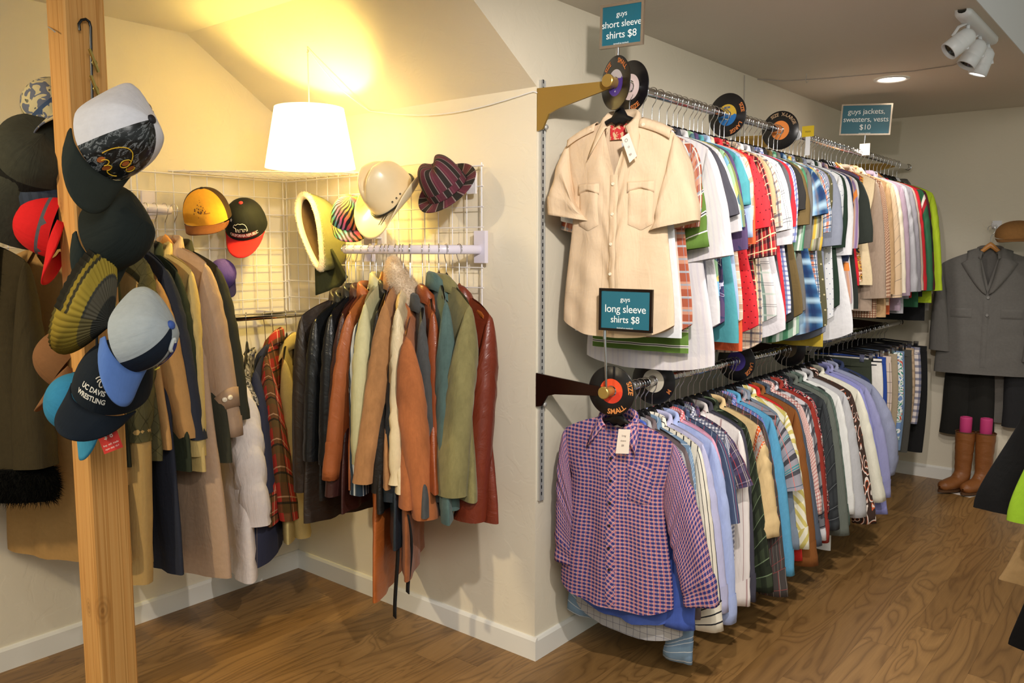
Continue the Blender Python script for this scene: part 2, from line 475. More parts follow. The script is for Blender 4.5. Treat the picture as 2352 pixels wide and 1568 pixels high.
RR = 0.016                                       # radius of a hanging rail
def hook_mb(drop=0.0):
    r = RR + 0.0045
    pts = [(r * math.cos(a), 0, r * math.sin(a)) for a in np.linspace(math.radians(200), math.radians(-25), 16)]
    pts = [(-p[0], 0, p[2]) for p in pts]
    pts = [(p[0] * -1, 0, p[2]) for p in pts]
    x1, z1 = pts[-1][0], pts[-1][2]
    tail = [(r * 0.80, 0, -0.020), (0.012, 0, -0.031), (0.004, 0, -0.041), (0.0, 0, -0.052), (0.0, 0, -0.088 - drop)]
    return MB().tube(pts + tail, 0.0017, 6)
def arms_mb(style, W=0.2):
    b = MB()
    xs = np.linspace(-W, W, 25)
    if style == 'wood':
        z = -0.100 - 0.37 * np.abs(xs) - 0.25 * np.abs(xs) ** 2 + 0.012 * np.exp(-(xs / 0.03) ** 2) - 0.012 * np.clip(np.abs(xs) / 0.06, 0, 1)
        th = 0.008 + 0.0 * xs; hgt = np.where(np.abs(xs) < 0.035, 0.020, 0.013)
        th[0] = th[-1] = 0.006; hgt[0] = hgt[-1] = 0.006
    else:
        z = -0.097 - 0.40 * np.abs(xs) - 0.2 * np.abs(xs) ** 2
        th = np.full(25, 0.006); hgt = np.where(np.abs(xs) < 0.028, 0.028, 0.009); th[0] = th[-1] = 0.003; hgt[0] = hgt[-1] = 0.004
    y = np.zeros(25)
    if style == 'wood': y = 0.006 * (np.abs(xs) / W) ** 2
    P_ = np.array([[(xs[i], y[i] + th[i] * math.cos(t), z[i] + hgt[i] * math.sin(t)) for t in np.linspace(0, 2 * PI, 8, endpoint=False)] for i in range(25)])
    b.grid(P_, closed=True)
    b.add(P_[0], [list(range(8))]); b.add(P_[-1], [list(range(7, -1, -1))])
    return b
_hang = {}
def hanger(style, loc, yaw, label, group, W=0.19, drop=0.0):
    drop = round(max(drop, 0) / 0.004) * 0.004
    """one hanger: an Empty on the rail with its wire hook and its arms"""
    key = (style, round(W, 2), drop)
    if key not in _hang:
        h = hook_mb(drop).build('hook', M_CHROME)
        mat = {'black': M_BLACKPL, 'wood': M_HANGWOOD, 'dark': M_HANGDARK, 'white': M_WHITEPL}[style]
        a = arms_mb('wood' if style in ('wood', 'dark') else 'pl', W).build('shoulder_bar', mat); a.location.z = -drop
        _hang[key] = (h, a); first = True
    else: first = False
    h, a = _hang[key]
    root = empty('clothes_hanger', loc, yaw, label, 'hanger', group)
    if not first:
        h = h.copy(); COL.objects.link(h); a = a.copy(); COL.objects.link(a)
    h.parent = root; a.parent = root
    return root

# ================================================================ GARMENTS (hung, front towards local -Y)
def smooth(t): return t * t * (3 - 2 * t)
class Garment:
    def __init__(self, seed, **p):
        d = dict(W=0.205, L=0.76, B=0.024, Wh=None, slope=0.30, neck=0.072, nd=0.07, tail=0.05, sl=0.26, sa=16, cw=0.18, ah=0.21,
                 bs=None, fold=0.006, nr=26, nc=44, sr=20, sc=18, collar='shirt', swing=0.0, vopen=0.0, zn=-0.088,
                 cuffR=None, cuffL=None, bulge=0.0, puff=0, flare=0.0, sfold=0.003, nw_back=0.02, kseed=None)
        d['zn'] = -0.108
        d.update(p); self.collar_kind = d.pop('collar'); d.pop('cuffs', None); self.__dict__.update(d)
        self.r = random.Random(seed)
        if self.Wh is None: self.Wh = self.W * self.r.uniform(.99, 1.12)
        if self.bs is None: self.bs = self.B * 0.95
        r = self.r
        self.fk = [(r.uniform(18, 60), r.uniform(0, 6.3), r.uniform(-2.5, 2.5), r.uniform(0.4, 1.0), r.choice((-1, 1))) for _ in range(5)]
        self.bk = [(r.uniform(18, 60), r.uniform(0, 6.3), r.uniform(-2.5, 2.5), r.uniform(0.4, 1.0), 1) for _ in range(5)]
        self.wk = [(r.uniform(-70, 70), r.uniform(-60, 60), r.uniform(0, 6.3)) for _ in range(4)]
    def ztop(self, x, front):
        ax = np.abs(x)
        z = self.zn - self.slope * ax - 0.018 * (ax / self.W) ** 5
        n = self.neck
        if front:
            q = np.clip(1 - ax / n, 0, 1)
            z = z - self.nd * q ** 0.75 - self.vopen * np.clip(1 - ax / (n * 0.85), 0, 1)
        else:
            z = z - self.nw_back * np.clip(1 - ax / n, 0, 1) ** 0.6
        return z
    def zhem(self, x):
        q = np.clip(np.abs(x) / self.Wh, 0, 1)
        return self.zn - self.L + self.tail * q ** 3
    def aw(self, t):
        ta = self.ah / self.L
        u = np.clip(t / ta, 0, 1)
        a = self.W - (0.03 * u ** 2)
        v = np.clip((t - ta) / (1 - ta), 0, 1)
        return a + (self.Wh - (self.W - 0.03)) * smooth(v)
    def Y(self, x, t, front):
        x = np.asarray(x, float); t = np.asarray(t, float)
        a = self.aw(t)
        q = np.clip(np.abs(x) / a, 0, 1)
        nk = np.clip(1 - np.abs(x) / (self.neck * 1.15), 0, 1)
        b0 = 0.006 + 0.026 * nk ** 0.5
        bt = b0 + (self.B * (1 + self.flare * t) - b0) * (1 - np.exp(-t * 9))
        prof = np.clip(1 - q ** 2.6, 0, 1) ** 0.5
        y = bt * prof
        amp = self.fold * np.clip(t * 1.3, 0, 1) ** 0.8 * prof
        for k, ph, dr, w, sg in (self.fk if front else self.bk):
            y = y + amp * w * np.sin(k * x + ph + dr * t * 3) * 0.8
        z = -t * self.L
        for kx, kz, ph in self.wk:
            y = y + 0.0011 * np.sin(kx * x + kz * z + ph) * prof
        if self.puff:
            y = y + prof * 0.012 * (np.abs(np.sin(PI * z / self.puff)) ** 0.6 - 0.6)
        return -y if front else y
    def surf(self, x, t, front=True, off=0.0):
        x = np.asarray(x, float); t = np.asarray(t, float)
        z = self.ztop(x, front) * (1 - t) + self.zhem(x) * t
        y = self.Y(x, t, front) + (-off if front else off)
        return np.stack([x + 0 * t, y, z + 0 * y], -1)
    def at(self, x, z, front=True, off=0.0):
        x = np.asarray(x, float); z = np.asarray(z, float)
        zt = self.ztop(x, front); zh = self.zhem(x)
        return self.surf(x, (zt - z) / (zt - zh), front, off)
    def body(self, name, mat, parent):
        tt = np.linspace(0, 1, self.nr) ** 1.25
        h = self.nc // 2
        e = np.sin(np.linspace(-PI / 2, PI / 2, h + 1))
        rows = []
        for t in tt:
            a = float(self.aw(t))
            x = e * a
            f = self.surf(x, np.full(h + 1, t), True)
            bk = self.surf(x[::-1], np.full(h + 1, t), False)[1:-1]
            rows.append(np.concatenate([f, bk]))
        Pg = np.array(rows)
        nc = Pg.shape[1]
        mid = Pg[int(self.nr * 0.6)]
        seg = np.linalg.norm(np.diff(np.concatenate([mid, mid[:1]]), axis=0), axis=1)
        u = np.concatenate([[0], np.cumsum(seg)]) + self.r.uniform(0, 1)
        UV = np.zeros((self.nr, nc + 1, 2)); UV[..., 0] = u[None]
        UV[:, :nc, 1] = Pg[..., 2]; UV[:, nc, 1] = Pg[:, 0, 2]
        return MB().grid(Pg, closed=True, UV=UV, flip=False).build(name, mat, parent)
    def sleeve_pts(self, side):
        """outer and inner edge of a sleeve, in the xz plane, for t in 0..1 (right side; mirrored later)"""
        zs = float(self.ztop(np.array([self.W]), True)[0])
        O0 = np.array([self.W - 0.004, zs]); I0 = np.array([self.W - 0.036, zs - self.ah])
        cuff = self.cuffR if side > 0 else self.cuffL
        if cuff is not None:
            O1 = np.array(cuff, float)
        else:
            a = math.radians(self.sa)
            O1 = O0 + self.sl * np.array([math.sin(a), -math.cos(a)]) + np.array([0.02, -0.03])
        d = O1 - O0; Ln = np.linalg.norm(d); d = d / Ln
        n = np.array([-abs(d[1]), -d[0] * 0.6 if d[0] > 0 else d[0] * 0.2]); n /= np.linalg.norm(n)
        I1 = O1 + n * self.cw
        t = np.linspace(0, 1, self.sr)[:, None]
        c1 = O0 + np.array([0.030, -0.014]); c2 = O0 + d * Ln * 0.45 + np.array([0.030 + self.bulge, 0.0])
        O = (1 - t) ** 3 * O0 + 3 * t * (1 - t) ** 2 * c1 + 3 * t ** 2 * (1 - t) * c2 + t ** 3 * O1
        I = I0 * (1 - t) + I1 * t + np.array([0.5 * self.bulge, 0]) * (t * (1 - t) * 4)
        return O, I, Ln
    def sleeve(self, name, mat, parent, side, swing=None):
        r = random.Random(self.r.random())
        O, I, Ln = self.sleeve_pts(side)
        sw = self.swing if swing is None else swing
        t = np.linspace(0, 1, self.sr)
        th = np.linspace(0, 2 * PI, self.sc, endpoint=False)
        ph = [r.uniform(0, 6.3) for _ in range(8)]
        M_ = (O + I) / 2; Hv = (O - I) / 2
        b = 0.6 * self.B + (self.bs - 0.6 * self.B) * smooth(np.clip(t * 2.5, 0, 1))
        ct = np.cos(th); st = np.sin(th)
        ctp = np.sign(ct) * np.abs(ct) ** 0.85; stp = np.sign(st) * np.abs(st) ** 0.85
        T, TH = np.meshgrid(t, th, indexing='ij')
        rad = 1 + 0.0 * T
        A = self.sfold * np.clip(T * 2, 0, 1)
        w = A * (np.sin(3 * TH + ph[0] + 2.5 * T) + 0.8 * np.sin(5 * TH + ph[1] - 3 * T) + 0.5 * np.sin(2 * TH + ph[2] + 4 * T))
        if Ln > 0.4:
            g = np.exp(-((T - 0.48) / 0.16) ** 2) + 0.8 * np.exp(-((T - 0.92) / 0.08) ** 2)
            w = w + self.sfold * 1.0 * g * np.sin(T * 46 + 1.6 * np.sin(TH + ph[3]) + ph[4])
        else:
            w = w + self.sfold * 0.7 * T * np.sin(T * 18 + 1.6 * np.sin(TH + ph[3]) + ph[4])
        if self.puff:
            w = w + 0.011 * (np.abs(np.sin(PI * T * Ln / self.puff)) ** 0.6 - 0.6) * np.clip(T * 4, 0, 1)
        hl = np.linalg.norm(Hv, axis=1)
        X = M_[:, 0][:, None] + Hv[:, 0][:, None] * ctp[None] * (1 + w / hl[:, None])
        Z = M_[:, 1][:, None] + Hv[:, 1][:, None] * ctp[None] * (1 + w / hl[:, None])
        Yv = b[:, None] * stp[None] + w * np.sign(st)[None] * np.abs(st)[None] ** 0.5
        Yv = Yv * np.clip(0.35 + T * 8, 0, 1) - sw * T ** 1.5 + 0.004 * np.sin(3 * T + ph[5])
        Pg = np.stack([X, Yv, Z], -1)
        if side < 0: Pg[..., 0] *= -1
        mid = Pg[self.sr // 2]
        seg = np.linalg.norm(np.diff(np.concatenate([mid, mid[:1]]), axis=0), axis=1)
        u = np.concatenate([[0], np.cumsum(seg)]) + r.uniform(0, 1)
        UV = np.zeros((self.sr, self.sc + 1, 2)); UV[..., 0] = u[None]; UV[..., 1] = -(t * Ln)[:, None]
        o = MB().grid(Pg, closed=True, UV=UV, flip=side < 0).build(name, mat, parent)
        self.last = Pg
        if side > 0: self.lastR = Pg
        return o
    def sleeve_patch(self, name, mat, parent, r0, r1, a0, a1, grow=1.035):
        Pg = self.lastR; m = len(Pg); n = Pg.shape[1]
        i = range(int(r0 * m), int(r1 * m) + 1); j = [int(round(q * n / 360)) % n for q in np.arange(a0, a1 + 1, 360 / n)]
        sub = np.array([[Pg[a][:, :].mean(0) + (Pg[a][b_] - Pg[a].mean(0)) * grow for b_ in j] for a in i])
        return MB().grid(sub).build(name, mat, parent)
    def cuff(self, mat, parent, h=0.055, name='cuff', grow=1.05, horiz=False):
        Pg = self.last
        m = len(Pg)
        k = max(2, int(round(m * h / max(0.1, np.linalg.norm(Pg[-1].mean(0) - Pg[0].mean(0))))))
        sub = Pg[m - k - 1:]
        c = sub.mean(1, keepdims=True)
        Q = c + (sub - c) * grow
        Q = np.concatenate([Q, c[-1:] + (sub[-1:] - c[-1:]) * (grow * 0.9)], 0)
        return MB().grid(Q, closed=True).build(name, mat, parent)
    # ---- collars
    def collar(self, mat, parent, kind='shirt', h=0.040, drop=0.052, point=0.078, spread=0.055, name='collar'):
        n = 25
        s = np.linspace(-1, 1, n)
        ph = s * math.radians(146)
        rx, ry = self.neck * 1.0, 0.030
        x = rx * np.sin(ph); y = ry * np.cos(ph) + 0.004
        k = ((1 - np.cos(ph)) / 2) ** 1.5
        zb = self.zn - self.nw_back - 0.004 - self.nd * 0.62 * k
        fr = np.clip((np.abs(s) - 0.45) / 0.55, 0, 1)
        rows = []
        outx = np.sin(ph); outy = np.cos(ph)
        if kind == 'shirt':
            stand = h * (1 - 0.55 * fr)
            rows.append(np.stack([x, y, zb], -1))
            rows.append(np.stack([x * 0.94, y * 0.94, zb + stand * 0.6], -1))
            rows.append(np.stack([x * 0.93 + outx * 0.002, y * 0.95 + outy * 0.004, zb + stand], -1))
            rows.append(np.stack([x + outx * 0.008, y + outy * 0.010, zb + stand * 0.85], -1))
            dl = drop + (point - drop) * fr ** 2
            px = np.sign(s) * spread * fr ** 2.2
            rows.append(np.stack([x + outx * 0.013 + px * 0.5, y + outy * 0.013 - 0.012 * fr, zb + stand - dl * 0.55], -1))
            rows.append(np.stack([x + outx * 0.017 + px, y + outy * 0.016 - 0.016 * fr, zb + stand - dl], -1))
        elif kind == 'crew':
            rows = [np.stack([x * 1.04, y * 1.04, zb - 0.004], -1), np.stack([x * 1.0, y * 1.0, zb + 0.010], -1), np.stack([x * 0.95, y * 0.95, zb + 0.016], -1), np.stack([x * 0.92, y * 0.92, zb + 0.006], -1)]
        elif kind == 'stand':
            rows = [np.stack([x * 1.02, y * 1.02, zb], -1), np.stack([x * 0.98, y * 0.98, zb + h * 0.6], -1), np.stack([x * 0.94, y * 0.94, zb + h], -1), np.stack([x * 0.90, y * 0.90, zb + h * 0.7], -1)]
        elif kind == 'lapel':
            stand = h * (1 - 0.9 * fr)
            rows.append(np.stack([x, y, zb], -1))
            rows.append(np.stack([x * 0.97, y * 0.97, zb + stand], -1))
            dl = drop + 0.02 * fr
            w = spread * (0.25 + 0.75 * fr)
            rows.append(np.stack([x + outx * 0.016, y + outy * 0.012 - 0.006 * fr, zb + stand - dl * 0.45], -1))
            rows.append(np.stack([x + np.sign(s) * w * 0.55 * fr + outx * 0.02, y + outy * 0.016 - 0.016 * fr, zb + stand - dl], -1))
            rows.append(np.stack([x + np.sign(s) * w * fr + outx * 0.022, y + outy * 0.017 - 0.018 * fr, zb + stand - dl - 0.03 * fr], -1))
        return MB().grid(np.array(rows)).build(name, mat, parent, solid=0.0022)
    def patch(self, name, mat, parent, x0, x1, z0, z1, off=0.004, n=(7, 9), pointed=0.0, rot=0.0, flip=False):
        u = np.linspace(0, 1, n[0]); v = np.linspace(0, 1, n[1])
        X = x0 + (x1 - x0) * u[None] + 0 * v[:, None]
        zt = z0 + 0 * u; zb = z1 - pointed * (1 - np.abs(2 * u - 1))
        Z = zt[None] * (1 - v[:, None]) + zb[None] * v[:, None]
        edge = np.minimum(np.minimum(u[None], 1 - u[None]) * n[0] / 1.2, np.minimum(v[:, None], 1 - v[:, None]) * n[1] / 1.2)
        o = off * np.clip(edge, 0.25, 1)
        Pg = self.at(X, Z, True, o)
        c, s_ = math.cos(rot), math.sin(rot)
        UV = np.stack([X * c - Z * s_, X * s_ + Z * c], -1)
        UV = np.concatenate([UV, UV[:, -1:]], 1)
        return MB().grid(Pg, UV=UV).build(name, mat, parent)
    def buttons(self, mat, parent, x, zs, r=0.0055, off=0.006, name='button'):
        for z in zs:
            p = self.at(np.array([x]), np.array([z]), True, off)[0]
            M = frame(p, (1, 0, 0), za=(0, -1, 0))
            MB().lathe([(0.0005, 0.0026), (r * 0.6, 0.0022), (r * 0.8, 0.003), (r, 0.002), (r, -0.001)], 12, M).build(name, mat, parent)

GCOUNT = [0]
def make(kind, label, cat, mat, loc, yaw, group, hang='black', hlabel=None, hgroup=None, mats=None, **p):
    """build one hung garment with its parts, and the hanger it hangs from"""
    GCOUNT[0] += 1
    seed = 1000 + GCOUNT[0] * 7
    mats = mats or {}
    base = dict(
        short=dict(L=0.74, sl=0.25, sa=18, cw=0.175, collar='shirt', tail=0.055),
        polo=dict(L=0.72, sl=0.23, sa=15, cw=0.165, collar='shirt', tail=0.0),
        tee=dict(L=0.72, sl=0.22, sa=16, cw=0.165, collar='crew', tail=0.0),
        long=dict(L=0.76, sl=0.58, sa=7, cw=0.115, collar='shirt', tail=0.055, sr=30),
        sweater=dict(L=0.68, sl=0.56, sa=7, cw=0.105, collar='crew', tail=0.0, sr=28, B=0.03),
        blazer=dict(L=0.76, sl=0.58, sa=6, cw=0.135, collar='lapel', tail=0.0, sr=26, B=0.032, W=0.215, fold=0.003, vopen=0.20, sfold=0.002),
        coat=dict(L=0.95, sl=0.60, sa=5, cw=0.14, collar='shirt', tail=0.0, sr=28, B=0.036, W=0.22, fold=0.006, sfold=0.0025, vopen=0.03, nd=.05, neck=.066, Wh=0.25, ckw=dict(h=.045, drop=.062, point=.10, spread=.05)),
        vest=dict(L=0.62, sl=0, collar='crew', tail=0.0, B=0.026, W=0.17, vopen=0.12),
    )[kind]
    base = dict(base); base.update(p)
    g = Garment(seed, **base)
    nm = base.get('name') or dict(short='short_sleeve_shirt', polo='polo_shirt', tee='t_shirt', long='long_sleeve_shirt', sweater='sweater', blazer='blazer', coat='coat', vest='vest')[kind]
    if len(loc) == 3 and hang == 'black' and kind in ('short', 'polo', 'tee', 'long') and 'yfix' not in base:
        loc = (loc[0], loc[1] + g.r.uniform(-.007, .007), loc[2])
    root = empty(nm, loc, yaw, label.replace(' | ', ' '), cat, group)
    g.root = root
    g.body('body', mats.get('body', mat), root)
    if kind != 'vest' and not base.get('nosleeve'):
        for s in (1, -1):
            g.sleeve('sleeve', mats.get('sleeve', mat), root, s, swing=base.get('swingR' if s > 0 else 'swingL', base.get('swing', g.r.uniform(-0.006, 0.010))))
            if kind == 'long' and base.get('cuffs', True): g.cuff(mats.get('cuff', mat), root)
            elif kind in ('sweater',) : g.cuff(mats.get('cuff', mat), root, 0.06, grow=0.93)
            elif kind == 'polo': g.cuff(mats.get('cuff', mat), root, 0.03, name='sleeve_band', grow=1.03)
            elif base.get('cuffs') is True: g.cuff(mats.get('cuff', mat), root, base.get('cuffh', 0.055), grow=base.get('cuffg', 1.05))
    if base['collar']:
        kw = base.get('ckw', {})
        g.collar(mats.get('collar', mat), root, base['collar'], **kw)
    if hang:
        hanger(hang, loc, yaw, hlabel or ('%s hanger holding the %s' % ({'black': 'black plastic', 'wood': 'pale wooden', 'dark': 'dark wooden', 'white': 'white plastic'}[hang], label.split(' | ')[0])), hgroup, W=min(0.19, g.W - 0.025), drop=base.get('hdrop', max(0.0, -0.097 - g.zn)))
    return g
# ================================================================ LONG WALL: RAILS, STANDARDS, BRACKETS
XR, ZU, ZL = 0.32, 2.100, 1.068
YR0, YR1 = -0.012, 3.60
M_GOLD = plain('brassy_bracket', '#b3934e', 0.3, 0.55)
M_MAHOG = plain('dark_mirror_bracket', '#3a2119', 0.2, 0.7)
M_SLOT = plain('slot_shadow', '#15151a', 0.8)
def rail(name, z, label):
    root = empty(name, (XR, YR0, z), 0, label, 'rail', 'long garment rails on the right wall')
    MB().tube([(0, 0.0, 0), (0, 1.2, 0), (0, 2.4, 0), (0, YR1 - YR0, 0)], RR, 20, caps=True).build('tube', M_CHROME, root)
    for y, s in ((0.0, -1), (YR1 - YR0, 1)):
        M = Matrix.Translation((0, y, 0)) @ Matrix.Rotation(s * -PI / 2, 4, 'X')
        MB().lathe([(0.0001, 0.030), (0.0185, 0.030), (0.021, 0.028), (0.0215, 0.025), (0.0215, 0.020), (0.018, 0.016), (0.017, 0.0), (0.017, -0.02)], 24, M).build('end_cap', M_GOLD if s < 0 else M_CHROME, root, sharp=35)
    return root
rail('garment_rail', ZU, 'upper chrome garment rail holding short sleeve shirts and jackets')
rail('garment_rail', ZL, 'lower chrome garment rail holding long sleeve shirts and shorts')
def bracket(y, z, label, up=True):
    """tapered sheet bracket that carries the rail out from the slotted standard"""
    h0, h1, t = 0.135, 0.03, 0.004
    pr = [(0.004, z + 0.018), (XR, z + 0.006), (XR, z - 0.016), (0.10, z - 0.06), (0.055, z - 0.075), (0.028, z - 0.125), (0.004, z - 0.13)]
    if not up: pr = [(0.004, z + 0.035), (XR, z + 0.010), (XR, z - 0.016), (0.09, z - 0.035), (0.055, z - 0.045), (0.028, z - 0.085), (0.004, z - 0.09)]
    b = MB(); n = len(pr)
    A = [(x, y - t, q) for x, q in pr]; B_ = [(x, y + t, q) for x, q in pr]
    b.add(A + B_, [list(range(n)), list(range(2 * n - 1, n - 1, -1))] + [[i, i + n, (i + 1) % n + n, (i + 1) % n] for i in range(n)], None, 0, False)
    o = b.build('rail_bracket', M_GOLD if up else M_MAHOG); tag(o, label, 'bracket', 'rail brackets')
bracket(0.0, ZU, 'brassy tapered bracket carrying the near end of the upper rail')
bracket(0.0, ZL, 'dark mirrored bracket carrying the near end of the lower rail', False)
for y in (1.62, 3.35):
    bracket(y, ZU, 'tapered bracket under the %s of the upper rail' % ('middle' if y < 2 else 'far end'))
    bracket(y, ZL, 'tapered bracket under the %s of the lower rail' % ('middle' if y < 2 else 'far end'), False)
def standard(y, z0, z1, label):
    root = empty('slotted_standard', (0, y, 0), 0, label, 'wall standard', 'slotted wall standards')
    b = MB(); b.box((0, -0.013, z0), (0.011, 0.013, z1)); b.box((0.011, -0.013, z0), (0.0125, -0.010, z1)); b.box((0.011, 0.010, z0), (0.0125, 0.013, z1))
    b.build('channel', M_STEEL, root)
    s = MB()
    for z in np.arange(z0 + 0.02, z1 - 0.01, 0.025): s.box((0.009, -0.0028, z), (0.0114, 0.0028, z + 0.013))
    s.build('slots', M_SLOT, root)
    return root
standard(0.024, 0.618, 2.149, 'near steel slotted standard beside the outer wall corner')
standard(1.62, 0.60, 2.149, 'white-backed steel standard halfway along the upper rail')
for z in (2.055, 1.985, 1.055, 0.985):
    M = Matrix.Translation((0.014, 0.024, z)) @ Matrix.Rotation(PI / 2, 4, 'Y')
    o = MB().lathe([(0.0001, 0.016), (0.007, 0.0155), (0.0095, 0.012), (0.0095, 0.008), (0.005, 0.007), (0.005, 0.0)], 14, M).build('thumb_screw', M_STEEL)
    tag(o, 'steel thumb screw on the near standard, %s' % {2.055: 'highest of the four', 1.985: 'just below the topmost one', 1.055: 'upper one of the low bracket', 0.985: 'lowest of all'}[z], 'screw', 'thumb screws on the near standard')

# ================================================================ UPPER RAIL GARMENTS
GU = 'garments on the upper rail'; HU = 'hangers on the upper rail'
rnd = random.Random(5)
def px2loc(u, v, y, zr):
    p = on(u, v, y=y); return (p[0] - XR, p[2] - zr)
def rack(zr, grp, hgrp, y, kind, label, cat, mat, cuff=None, hem=None, yaw=None, **p):
    if cuff is not None: p['cuffR'] = px2loc(cuff[0], cuff[1], y, zr)
    p.setdefault('zn', -0.122 if kind in ('short', 'polo', 'tee', 'long') else -0.108); zn = p['zn']
    if kind in ('short', 'polo', 'tee', 'long'): p.setdefault('ckw', dict(h=.034, drop=.046) if kind != 'tee' else {})
    if hem is not None: p['L'] = zn - px2loc(hem[0], hem[1], y, zr)[1]
    if yaw is None: yaw = rnd.uniform(-0.03, 0.03)
    return make(kind, label, cat, mat, (XR, y, zr), yaw, grp, hgroup=hgrp, **p)
def U(*a, **k): return rack(ZU, GU, HU, *a, **k)
NARROW = dict(B=0.021)

TAN = S('#dcc3a4', wrinkle=0.7, mottled=0.06)
def hero_tan():
    y = 0.035
    g = rack(ZU, GU, HU, y, 'short', 'tan safari short sleeve shirt | at the near end of the upper rail', 'shirt', TAN, yaw=0.05,
             cuff=(1600, 505), hem=(1440, 775), W=0.205, B=0.036, bs=0.05, cuffL=(0.262, -0.425), cw=0.17, nr=60, nc=96, sr=40, sc=32,
             zn=-.10, collar='shirt', vopen=0.13, nd=0.07, neck=0.062, tail=0.05, fold=0.007, sfold=0.005, Wh=0.215,
             ckw=dict(h=0.045, drop=0.05, point=0.105, spread=0.05))
    r = g.root
    g.cuff(TAN, r, 0.028, name='sleeve_hem', grow=1.03)
    g.patch('placket', TAN, r, -0.016, 0.016, -0.30, -g.L - 0.075, off=0.006, n=(6, 40))
    for s, nm in ((-1, 0), (1, 0)):
        x0, x1 = (0.058, 0.142) if s > 0 else (-0.142, -0.058)
        g.patch('chest_pocket', TAN, r, x0, x1, -0.345, -0.465, off=0.010, n=(12, 14), pointed=0.02)
        g.patch('pocket_flap', TAN, r, x0 - 0.004, x1 + 0.004, -0.325, -0.362, off=0.017, n=(12, 9), pointed=-0.014)
        # shoulder strap
        u = np.linspace(0.085, 0.195, 14); zt = g.ztop(u, True)
        A = [np.stack([s * u, np.full(14, -0.024), zt - 0.022], -1), np.stack([s * u, np.full(14, -0.018), zt + 0.002], -1), np.stack([s * u, np.full(14, 0.0), zt + 0.010], -1), np.stack([s * u, np.full(14, 0.020), zt + 0.004], -1)]
        MB().grid(np.array(A)).build('shoulder_strap', TAN, r, solid=0.003)
        g.buttons(M_BUTTON, r, s * 0.10, [-0.088 - 0.3 * 0.10 - 0.025], off=0.012)
    g.buttons(M_BUTTON, r, 0.0, [-0.33, -0.43, -0.53, -0.63, -0.73], off=0.0085)
    # printed neck label inside the back of the neck
    k = NT('neck_print', 0.9); n = k.noise(k.map(k.obj(), (90, 90, 90)), 1.0, 3)
    m = k.color(k.mix(k.math('GREATER_THAN', n, 0.47), hx('#d9b48c'), hx('#c8363a')))
    X, Z = np.meshgrid(np.linspace(-0.045, 0.035, 8), np.linspace(-0.128, -0.178, 5))
    MB().grid(np.stack([X, 0.016 + 0 * X, Z], -1)).build('neck_print', m, r)
    return g
TANG = hero_tan()

U(0.10, 'tee', 'pale grey tee shirt | mostly hidden behind the tan safari shirt', 'shirt', S('#d7dade'), cuff=(1577, 440), yaw=0.0, **NARROW)
U(0.145, 'short', 'rust brown plaid short sleeve shirt | behind the tan safari shirt', 'shirt',
  P('#a4573f', [('v', .085, .30, '#c9957c', .8), ('v', .085, .07, '#e8d8cf', .8, .35), ('v', .043, .16, '#8fa0ad', .75, .55), ('u', .06, .10, '#efdccf', .8), ('u', .06, .22, '#c08a70', .6, .4), ('u', .03, .08, '#8f9fb0', .5, .2)]),
  cuff=(1608, 520), hem=(1540, 778), W=.218, yaw=0.02, **NARROW)
U(0.19, 'polo', 'green striped polo shirt | squeezed between rust plaid and white shirts', 'shirt',
  P('#5f7f38', [('v', .055, .36, '#5f7f38', 1), ('v', .055, .055, '#f1efe6', 1, .1), ('v', .055, .06, '#3b3a3c', 1, .045), ('v', .055, .055, '#f1efe6', 1, -.015)]),
  W=.185, cuff=(1630, 566), hem=(1535, 808), yaw=0.03, sfold=.005, **NARROW)
U(0.25, 'short', 'long white short sleeve shirt | beside the green striped polo', 'shirt', P('#dcd7da', [('u', .022, .35, '#d2cdd6', .7)]),
  W=.218, Wh=.262, cuff=(1682, 585), hem=(1600, 856), yaw=0.03, cw=0.21, tail=0.03, B=0.028, bs=.03)
U(0.305, 'short', 'charcoal grey short sleeve shirt | beside the long white shirt', 'shirt', S('#4c4b54'), cuff=(1697, 490), yaw=0.04, cw=.19)
U(0.36, 'short', 'plain white short sleeve shirt | just behind the charcoal one', 'shirt', S('#d9d6d8'), cuff=(1701, 530), **NARROW)
U(0.40, 'short', 'green yellow and blue diamond block short sleeve shirt | near teal polo', 'shirt',
  P('#9cc39a', [('d', .14, .3, '#4d6a78', 1), ('e', .14, .25, '#dfce73', 1, .2), ('v', .21, .25, '#7db3d2', 1, .4), ('u', .18, .25, '#747a45', .9, .5)]), cuff=(1712, 520), **NARROW)
U(0.445, 'short', 'plum and navy sleeve tee | low between white and argyle shirts', 'shirt', BLOT([(0, '#57456a'), (.58, '#3a3d63'), (.66, '#c9c4d8'), (.68, '#57456a')], 12), cuff=(1720, 572), **NARROW)
U(0.49, 'polo', 'teal polo shirt | left of the orange shirt', 'shirt', S('#4f9aa4'), cuff=(1717, 470), hem=(1660, 785), Wh=.245, W=.212, cw=.15, ckw=dict(h=.03), B=0.026)
U(0.535, 'short', 'pale blue denim short sleeve shirt | with rolled cuff', 'shirt', S('#a9bede'), cuff=(1725, 545), cuffs=True, cuffh=.04, **NARROW)
U(0.575, 'short', 'sand and rose plaid short sleeve shirt | left of red dotted shirt', 'shirt', P('#d8c3ab', [('v', .07, .35, '#c08f74', .8), ('v', .03, .1, '#f2e8dc', .9), ('u', .06, .3, '#c79f84', .5)]), cuff=(1727, 505), **NARROW)
U(0.60, 'tee', 'bright orange tee shirt | poking below the red dotted shirt', 'shirt', S('#e0633a'), cuff=(1732, 560), hem=(1690, 805), **NARROW)
U(0.645, 'short', 'bright red short sleeve shirt | with tiny dark dots', 'shirt', DOT('#d4323a', '#50101c', .022, .10), cuff=(1768, 520), hem=(1690, 775), Wh=.255, cw=.19, sfold=.005)
